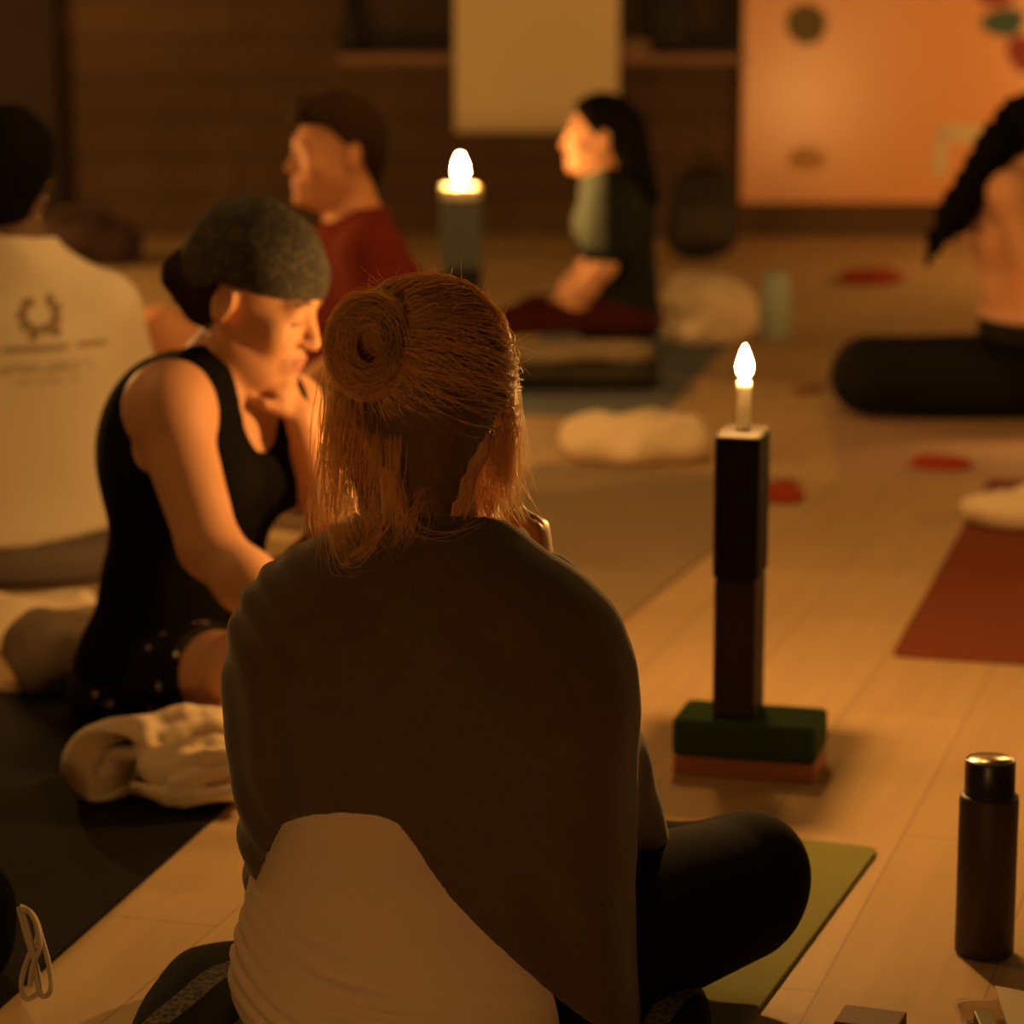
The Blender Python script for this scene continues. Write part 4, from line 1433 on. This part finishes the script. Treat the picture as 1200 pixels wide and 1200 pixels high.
b_ = sdf_obj('bandana', ops, M['bandana'], .005, base=base, parent=P2, post=[wob(95, 60, .0022), brim])
b_['label'] = 'charcoal mottled bandana tied at the nape'

# ---- man in the white shirt ------------------------------------------------
base = V(-.55, 5.62, 0) * V(1, 1, 0); base[0] = W(35, 640, 5.62)[0]
Y0 = 5.62
Pv = W(32, 640, Y0); Wa = W(38, 560, Y0); Ch = W(40, 425, Y0 + .02); Nk = W(20, 300, Y0 + .02)
SL = W(-58, 362, Y0 + .02); SR = W(122, 366, Y0 + .02)
HC = W(8, 200, Y0 + .05); HA = head_frame((-.10, 1, -.10))
EL = W(-95, 480, Y0 + .12); WL = W(-60, 590, Y0 + .36); ER = W(150, 470, Y0 + .12); WR = W(130, 590, Y0 + .40)
tor = torso_ops(Pv, Wa, Ch, Nk, SL, SR, V(1, 0, 0), HC + V(0, -.02, -.06), 1.08)
lL = leg_ops(Pv + V(-.09, .02, -.02), Pv + V(-.32, .34, .02), Pv + V(.05, .42, -.08), Pv + V(.2, .42, -.1), 1.05)
lR = leg_ops(Pv + V(.09, .02, -.02), Pv + V(.32, .34, .02), Pv + V(-.05, .50, -.08), Pv + V(-.2, .5, -.1), 1.05)
aL = arm_ops(SL, EL, WL); aR = arm_ops(SR, ER, WR)
body = tor + head_ops(HC, HA, 1.05) + aL + aR + lL + lR + hand_ops(WL, WL - EL, (0, 0, -1), (1, .2, 0), 1, .4) + hand_ops(WR, WR - ER, (0, 0, -1), (-1, .2, 0), 1, .4)
P3 = sdf_obj('person', body, [M['skin_dark'], M['skin_dark'], M['brow'], M['eye']], .0075, base=base, paint=head_paint(HC, HA, 1.05))
tag(P3, 'man with short black hair in a printed white shirt, back turned, at the left edge', 'person')
sh = tor[2:] + [cap(Pv + V(-.03, 0, -.01), Pv + V(.03, 0, -.01), .155, k=.03)]
# loosely hanging sleeves
sl_ = [cap(SL, SL * .35 + EL * .65, .062, .070, k=.04), cap(SR, SR * .35 + ER * .65, .062, .070, k=.04),
       ecap(Ch + V(0, 0, .03), Wa + V(0, 0, -.05), (.185, .125), (.175, .125), V(1, 0, 0), .05)]
Nk3 = Nk.copy()
ncut = lambda F, X, Y, Z: np.maximum(F, -(np.sqrt((X - Nk3[0]) ** 2 + (Y - Nk3[1] - .01) ** 2 + ((Z - Nk3[2] - .125) * .75) ** 2) - .098))
zhem = W(40, 632, Y0 - .13)[2]
def scut(F, X, Y, Z):
    d_ = nrm(ER - SR)
    t_ = (X - SR[0]) * d_[0] + (Y - SR[1]) * d_[1] + (Z - SR[2]) * d_[2]
    return np.maximum(F, zhem + .012 * np.sin(14 * X) - Z)
shirt = sdf_obj('t_shirt', sh + sl_, M['white_shirt'], .007, infl=.014, base=base, parent=P3,
                post=[lambda F, X, Y, Z: F + .004 * np.sin(26 * X + 5 * Z) * np.clip((.55 - Z) / .3, 0, 1), wob(101, 14, .004), scut, ncut])
shirt['label'] = 'white cotton T-shirt with a faded grey print on the back'
sdf_obj('shorts', [ell(Pv + V(0, 0, -.01), (.19, .15, .11), k=.05), lL[0], lR[0]], M['grey_short'], .008, infl=.016, base=base, parent=P3,
        post=[lambda F, X, Y, Z: np.maximum(F, .012 - Z)])['label'] = 'grey shorts'
sdf_obj('hair', [ell(HC + 1.05 * (HA[1] * -.014 + HA[2] * .03), np.array((.094, .106, .095)) * 1.06, HA, .02),
                 cap(HC + HA[1] * -.04 + HA[2] * -.0, HC + HA[1] * -.045 + HA[2] * -.06, .078, .058, k=.03)], M['black_hair'], .007, base=base, parent=P3,
        post=[wob(103, 120, .002), lambda F, X, Y, Z: np.maximum(F, np.minimum((Y - HC[1] - .065) + (HC[2] - .055 - Z) * .6, 1) * .7)])['label'] = 'short black hair'

# print on the back: laid on the shirt surface
import mathutils.bvhtree as bt
def bvh_of(o_):
    off = world_loc(o_)
    return bt.BVHTree.FromPolygons([v.co + off for v in o_.data.vertices], [list(p.vertices) for p in o_.data.polygons])
bv = bvh_of(shirt)
def decal(name, polys, material, parent, base_, th=.0015):
    """polys: lists of (x,z) world outlines, pressed on the shirt's back along +Y"""
    vs, fs = [], []
    for pl in polys:
        st = len(vs)
        ok = True
        pts = []
        for (x, z) in pl:
            hit = bv.ray_cast(Vector((x, Y0 - 1.0, z)), Vector((0, 1, 0)))
            if hit[0] is None: ok = False; break
            pts.append(hit[0].y)
        if not ok: continue
        n_ = len(pl)
        for (x, z), y in zip(pl, pts): vs.append((x, y - th, z))
        for (x, z), y in zip(pl, pts): vs.append((x, y + .004, z))
        fs.append([st + i for i in range(n_)])
        fs.append([st + n_ + i for i in range(n_)][::-1])
        for i in range(n_):
            j = (i + 1) % n_
            fs.append([st + i, st + n_ + i, st + n_ + j, st + j])
    return mesh_obj(name, vs, fs, material, base_, parent, smooth=False)
ec = W(44, 370, Y0 - .12)
polys = []
pxm = 1 / 590.0
for i in range(9):                                    # ring of leaf shapes
    a = 2 * PI * i / 9 + .25
    if i == 2: continue
    cx_, cz_ = ec[0] + 20 * pxm * math.cos(a), ec[2] + 18 * pxm * math.sin(a)
    pl = []
    for k in range(10):
        t_ = 2 * PI * k / 10
        u, v = 9 * pxm * math.cos(t_), 5.5 * pxm * math.sin(t_)
        b = a + .9
        pl.append((cx_ + u * math.cos(b) - v * math.sin(b), cz_ + u * math.sin(b) + v * math.cos(b)))
    polys.append(pl)
for k_ in range(2):
    cx_, cz_ = ec[0] + (-6 + 26 * k_) * pxm, ec[2] - (24 - 5 * k_) * pxm
    polys.append([(cx_ + 6 * pxm * math.cos(2 * PI * k / 8), cz_ + 6 * pxm * math.sin(2 * PI * k / 8)) for k in range(8)])
decal('emblem_print', polys, M['print'], shirt, base)
rr = np.random.default_rng(5)
def text_row(px0, px1, py, h, dens):
    polys = []
    x = px0
    while x < px1:
        w_ = rr.uniform(3.5, 6.5)
        if rr.random() < dens:
            c_ = W(x + w_ / 2, py - (x - px0) * .055, Y0 - .12)
            hw, hh = w_ * .36 * pxm, h * pxm * .5
            # small block letter strokes
            for k in range(2):
                ox = (-hw * .6 if k == 0 else hw * .6)
                polys.append([(c_[0] + ox - hw * .34, c_[2] - hh), (c_[0] + ox + hw * .34, c_[2] - hh), (c_[0] + ox + hw * .34, c_[2] + hh), (c_[0] + ox - hw * .34, c_[2] + hh)])
            zz = c_[2] + rr.choice([-1, 0, 1]) * hh * .8
            polys.append([(c_[0] - hw * .4, zz - hh * .2), (c_[0] + hw * .4, zz - hh * .2), (c_[0] + hw * .4, zz + hh * .2), (c_[0] - hw * .4, zz + hh * .2)])
        x += w_
    return polys
decal('lettering_print', text_row(-25, 118, 412, 7, .9), M['print'], shirt, base)
decal('lettering_print', text_row(5, 108, 430, 4.5, .85) + text_row(-10, 112, 437, 4.5, .8) + text_row(20, 92, 448, 5, .85), M['print_pale'], shirt, base)

# ---- man in the red shirt --------------------------------------------------
Y0 = 6.3
Pv = W(430, 520, Y0); Wa = W(434, 460, Y0); Ch = W(430, 355, Y0); Nk = W(416, 264, Y0)
base = V(Pv[0], Y0, 0)
SL = W(436, 300, Y0 - .17); SR = W(408, 300, Y0 + .18)
HC = W(394, 178, Y0); HA = head_frame((-1, -.42, -.04)); HM = 1.03
EL = W(455, 405, Y0 - .22); WL = W(372, 440, Y0 - .2); ER = W(380, 400, Y0 + .22); WR = W(330, 430, Y0 + .1)
F4 = V(-1, -.1, 0); R4 = V(-.1, 1, 0)
tor = torso_ops(Pv, Wa, Ch, Nk, SL, SR, nrm(R4), HC + V(.02, 0, -.06), 1.08)
kneeL = W(188, 392, Y0 - .12); kneeR = Pv + V(-.40, .28, .06)
ankL = Pv + V(-.36, -.10, -.12); ankL[2] = .06; ankR = Pv + V(-.16, .06, -.10); ankR[2] = .07
lL = leg_ops(Pv + V(-.02, -.09, 0), kneeL, ankL, ankL + V(-.15, 0, -.02), 1.0); lR = leg_ops(Pv + V(-.02, .09, 0), kneeR, ankR, ankR + V(-.1, -.15, -.02), 1.0)
aL = arm_ops(SL, EL, WL, 1.05); aR = arm_ops(SR, ER, WR, 1.0)
body = tor + head_ops(HC, HA, HM) + aL + aR + lL + lR + hand_ops(WL, WL - EL, (0, .2, -1), (0, 1, 0), 1, .4) + hand_ops(WR, WR - ER, (0, 0, -1), (0, -1, 0), 1, .4)
P4 = sdf_obj('person', body, [M['skin_tan'], M['lips'], M['brow'], M['eye']], .0075, base=base, paint=head_paint(HC, HA, HM))
tag(P4, 'short-haired man in a dark red shirt turned to the left behind the bandana woman', 'person')
Nk4 = Nk.copy()
ncut4 = lambda F, X, Y, Z: np.maximum(F, -(np.sqrt((X - Nk4[0] + .02) ** 2 + (Y - Nk4[1]) ** 2 + ((Z - Nk4[2] - .125) * .75) ** 2) - .105))
sdf_obj('t_shirt', tor[2:] + [cap(SL, SL * .4 + EL * .6, .058, .066, k=.04), cap(SR, SR * .4 + ER * .6, .058, .066, k=.04), ecap(Ch, Pv, (.175, .125), (.18, .14), nrm(R4), .05)],
        M['red_shirt'], .008, infl=.013, base=base, parent=P4, post=[wob(111, 16, .005), ncut4, lambda F, X, Y, Z: np.maximum(F, Pv[2] - .06 - Z)])['label'] = 'dark red T-shirt'
sdf_obj('shorts', [ell(Pv + V(0, 0, -.02), (.16, .17, .11), k=.05), lL[0], lR[0]], M['black_pants'], .009, infl=.014, base=base, parent=P4,
        post=[lambda F, X, Y, Z: np.maximum(np.maximum(F, .012 - Z), (Pv[0] - .30) - X)])['label'] = 'dark shorts'
def hl4(x, y, z): return HC + HM * (x * HA[0] + y * HA[1] + z * HA[2])
def hcut4(F, X, Y, Z):
    f_ = ((X - HC[0]) * HA[1][0] + (Y - HC[1]) * HA[1][1] + (Z - HC[2]) * HA[1][2]) / HM
    u_ = ((X - HC[0]) * HA[2][0] + (Y - HC[1]) * HA[2][1] + (Z - HC[2]) * HA[2][2]) / HM
    line = np.where(f_ > .045, .062, np.where(f_ > -.025, .062 - (.045 - f_) * 1.0, -.008 - (-.025 - f_) * 1.3))
    return np.maximum(F, (line - u_) * .7)
sdf_obj('hair', [ell(hl4(0, -.010, .036), np.array((.083, .102, .096)) * HM, HA, .02), ell(hl4(0, .06, .095), np.array((.05, .045, .03)) * HM, HA, .03),
                 cap(hl4(0, -.045, 0), hl4(0, -.045, -.05), .068, .052, k=.03)], M['brown_hair'], .007, base=base, parent=P4,
        post=[wob(113, 90, .004), hcut4])['label'] = 'short tousled brown hair'
# cushion that lifts him
o = sdf_obj('floor_cushion', [ecap(V(Pv[0], Y0 - .12, (Pv[2] - .10) / 2), V(Pv[0], Y0 + .12, (Pv[2] - .10) / 2), ((Pv[2] - .10) / 2, .17), ((Pv[2] - .10) / 2, .17), (0, 0, 1), .01)], M['block_brown'], .01, base=base)
tag(o, 'brown cushion under the man in the red shirt', 'cushion')

# ---- long-haired woman in profile -----------------------------------------
Y0 = 8.55
Pv = W(725, 375, Y0); Wa = W(728, 325, Y0); Ch = W(722, 262, Y0); Nk = W(712, 208, Y0)
base = V(Pv[0], Y0, 0)
SL = W(716, 228, Y0 - .15); SR = W(708, 228, Y0 + .16)
HC = W(702, 158, Y0); HA = head_frame((-1, -.05, -.02))
EL = W(708, 312, Y0 - .19); WL = W(662, 366, Y0 - .16); ER = W(692, 312, Y0 + .2); WR = W(650, 362, Y0 + .12)
tor = torso_ops(Pv, Wa, Ch, Nk, SL, SR, V(0, 1, 0), HC + V(.02, 0, -.06), .94, .036, V(-1, 0, 0))
kL = W(606, 385, Y0 - .22); kR = W(628, 372, Y0 + .25)
lL = leg_ops(Pv + V(-.02, -.08, -.01), kL, Pv + V(-.12, .02, -.06), None, .95)
lR = leg_ops(Pv + V(-.02, .08, -.01), kR, Pv + V(-.16, -.06, -.06), None, .95)
aL = arm_ops(SL, EL, WL, .92); aR = arm_ops(SR, ER, WR, .9)
body = tor + head_ops(HC, HA, 1.0) + aL + aR + lL + lR + hand_ops(WL, V(-.8, .1, -.4), (0, 0, -1), (0, 1, 0), .9, .35) + hand_ops(WR, V(-.8, 0, -.3), (0, 0, -1), (0, -1, 0), .9, .35)
clip5 = lambda F, X, Y, Z: np.maximum(F, .122 - Z)
P5 = sdf_obj('person', body, [M['skin'], M['lips'], M['brow'], M['eye']], .0075, base=base, paint=head_paint(HC, HA), post=[clip5])
tag(P5, 'woman with long black hair in profile facing the far candle, wearing a dark shirt', 'person')
Nk5 = Nk.copy()
nc5 = lambda F, X, Y, Z: np.maximum(F, -(np.sqrt((X - Nk5[0] + .015) ** 2 + (Y - Nk5[1]) ** 2 + ((Z - Nk5[2] - .110) * .75) ** 2) - .090))
sdf_obj('t_shirt', tor[1:6] + tor[7:] + [cap(SL, SL * .35 + EL * .65, .054, .062, k=.04), cap(SR, SR * .35 + ER * .65, .05, .056, k=.04)],
        [M['dark_shirt'], M['lit_front']], .008, infl=.013, base=base, parent=P5, post=[wob(121, 18, .004), nc5, lambda F, X, Y, Z: np.maximum(F, Pv[2] - .05 - Z)],
        paint=[(1, lambda P: (P[:, 0] < SL[0] - .02 + .0 * P[:, 2]) & (P[:, 2] > EL[2] + .05))])['label'] = 'dark shirt, its front painted lighter as if candlelit'  # front faces painted lighter, as lit by the far candle
sdf_obj('trousers', lL + lR + [ell(Pv + V(0, 0, -.015), (.13, .17, .10), k=.05)], M['maroon'], .008, infl=.012, base=base, parent=P5, post=[clip5])['label'] = 'maroon trousers'
def hl5(x, y, z): return HC + (x * HA[0] + y * HA[1] + z * HA[2])
def hcut5(F, X, Y, Z):
    f_ = (X - HC[0]) * HA[1][0] + (Y - HC[1]) * HA[1][1] + (Z - HC[2]) * HA[1][2]
    u_ = Z - HC[2]
    line = np.where(u_ > -.03, .075 - np.maximum(.075 - u_, 0) * .75, -.03)
    return np.maximum(F, np.minimum(f_ - line, .3) * .8)
sdf_obj('hair', [ell(hl5(0, -.012, .033), (.086, .104, .094), HA, .02),
                 ecap(hl5(0, -.075, .02), W(752, 300, Y0) + V(0, 0, 0), (.085, .055), (.075, .026), V(0, 1, 0), .03),
                 cap(W(740, 150, Y0), W(762, 235, Y0), .045, .035, k=.03)], M['black_hair'], .007, base=base, parent=P5,
        post=[lambda F, X, Y, Z: F + .003 * np.sin(Y * 110 + Z * 8), hcut5])['label'] = 'long black hair down the back'

# ---- bare-backed woman at the right edge -----------------------------------
Y0 = 7.45
Pv = W(1207, 392, Y0); Wa = W(1194, 338, Y0); Ch = W(1180, 268, Y0); Nk = W(1196, 205, Y0 - .01)
base = V(Pv[0], Y0, 0)
F6 = nrm(V(1, .02, 0)); R6 = V(F6[1], -F6[0], 0)
SR = Ch + R6 * .155 + V(-.025, 0, .105); SL = Ch - R6 * .155 + V(.03, 0, .10)
HC = W(1205, 168, Y0 + .01); HA = head_frame((.85, .25, -.45))
ER = SR + V(.085, -.05, -.26); WR = ER + V(.20, .05, .03); EL = SL + V(.16, .05, -.22); WL = EL + V(.18, 0, .04)
tor = torso_ops(Pv, Wa, Ch, Nk, SL, SR, R6, HC + V(-.02, 0, -.05), .98)
lR = leg_ops(Pv + R6 * .08, Pv + V(.36, -.08, -.03), Pv + V(.62, .0, -.18), Pv + V(.75, .0, -.2), 1.0)
lL = leg_ops(Pv - R6 * .08, Pv + V(.32, .30, -.02), Pv + V(.58, .2, -.18), Pv + V(.7, .2, -.2), 1.0)
body = tor + head_ops(HC, HA, 1.0) + arm_ops(SR, ER, WR) + arm_ops(SL, EL, WL) + lL + lR + hand_ops(WR, WR - ER, (0, 0, -1), (0, 1, 0), .95, .4) + hand_ops(WL, WL - EL, (0, 0, -1), (0, -1, 0), .95, .4)
clip6 = lambda F, X, Y, Z: np.maximum(F, np.minimum(.229 - Z, 1.80 - X))
P6 = sdf_obj('person', body, [M['skin'], M['lips'], M['brow'], M['eye']], .0075, base=base, paint=head_paint(HC, HA), post=[clip6])
tag(P6, 'bare-backed woman with long black hair leaning forward at the right edge', 'person')
zw = W(1180, 378, Y0 - .1)[2]
tr6 = tor[:3] + lL[:4] + lR[:4]
sdf_obj('trousers', tr6, M['black_pants'], .008, infl=.010, base=base, parent=P6, post=[clip6, lambda F, X, Y, Z: np.maximum(F, Z - zw)])['label'] = 'black trousers'
sdf_obj('waistband', tor + lL[:4] + lR[:4], M['pink_band'], .006, infl=.013, base=base, parent=P6, post=[lambda F, X, Y, Z: np.maximum(F, np.maximum(Z - zw - .028, zw - Z))])['label'] = 'pinkish waistband'
hb = HC + HA[1] * -.012 + HA[2] * .033
hcut6 = lambda F, X, Y, Z: np.maximum(F, np.minimum(((X - HC[0]) * HA[1][0] + (Y - HC[1]) * HA[1][1] + (Z - HC[2]) * HA[1][2]) - .03 - .6 * np.maximum(Z - HC[2] - .03, 0), .3))
sdf_obj('hair', [ell(hb, (.088, .106, .096), HA, .02), ecap(W(1172, 165, Y0 - .06), W(1118, 255, Y0 - .10), (.085, .05), (.075, .04), V(.6, .5, .5), .03),
                 ecap(W(1122, 245, Y0 - .10), W(1096, 285, Y0 - .10), (.07, .04), (.035, .02), V(.6, .5, .5), .03),
                 cap(W(1096, 280, Y0 - .10), W(1087, 310, Y0 - .10), .024, .008, k=.02)], M['black_hair'], .007, base=base, parent=P6,
        post=[lambda F, X, Y, Z: F + .004 * np.sin((X + .6 * Z) * 120), hcut6])['label'] = 'long black hair falling over the left shoulder'

# a bare foot of somebody else at the left edge on the black mat
# (only its toes reach into the photo)

# ================================================================== LIGHTS ==
def lamp(loc, power, r=.03, col=FLAME_COL, name='candle_fill_light'):
    l = bpy.data.lights.new(name, 'POINT')
    l.energy = power
    l.color = col
    l.shadow_soft_size = r
    o_ = bpy.data.objects.new(name, l)
    COL.objects.link(o_)
    o_.location = loc
    return o_
# unseen candles outside the frame, plus fill lights added to brighten the room
lamp((1.72, 7.65, .30), 48, .04)                            # right of the bare-backed woman
lamp((-.55, .25, .42), 40)                               # behind the camera, left
lamp((.35, -.6, .9), 3)                                 # behind the camera, right
lamp((2.3, 5.2, .8), 20)  # added fill light, right of the frame
lamp((.35, 5.9, 2.4), 72, .15, name='overhead_fill_light')   # added soft overhead fill for hair crowns and middle floor                               # right of the frame
lamp((-1.6, 6.55, .85), 60)  # added fill from the left for the red-shirted man's face
lamp((-1.35, 4.4, 2.1), 27, .12, name='overhead_fill_light')   # second added overhead fill, mainly for the red-shirted man's face
lamp((-2.7, 10.2, .9), 85)                             # added fill, far left, to brighten the sheet and back wall
lamp((2.9, 10.7, .8), 60)  # added fill, far right, to brighten the board and far floor
wd = bpy.data.worlds.new('world')
wd.use_nodes = True
wd.node_tree.nodes['Background'].inputs['Color'].default_value = (1.0, .50, .19, 1)
wd.node_tree.nodes['Background'].inputs['Strength'].default_value = .018
SC.world = wd

vsn = SC.view_settings
vsn.view_transform = 'Standard'
vsn.look = 'None'
vsn.exposure = 0
vsn.gamma = 1
vsn.use_curve_mapping = False
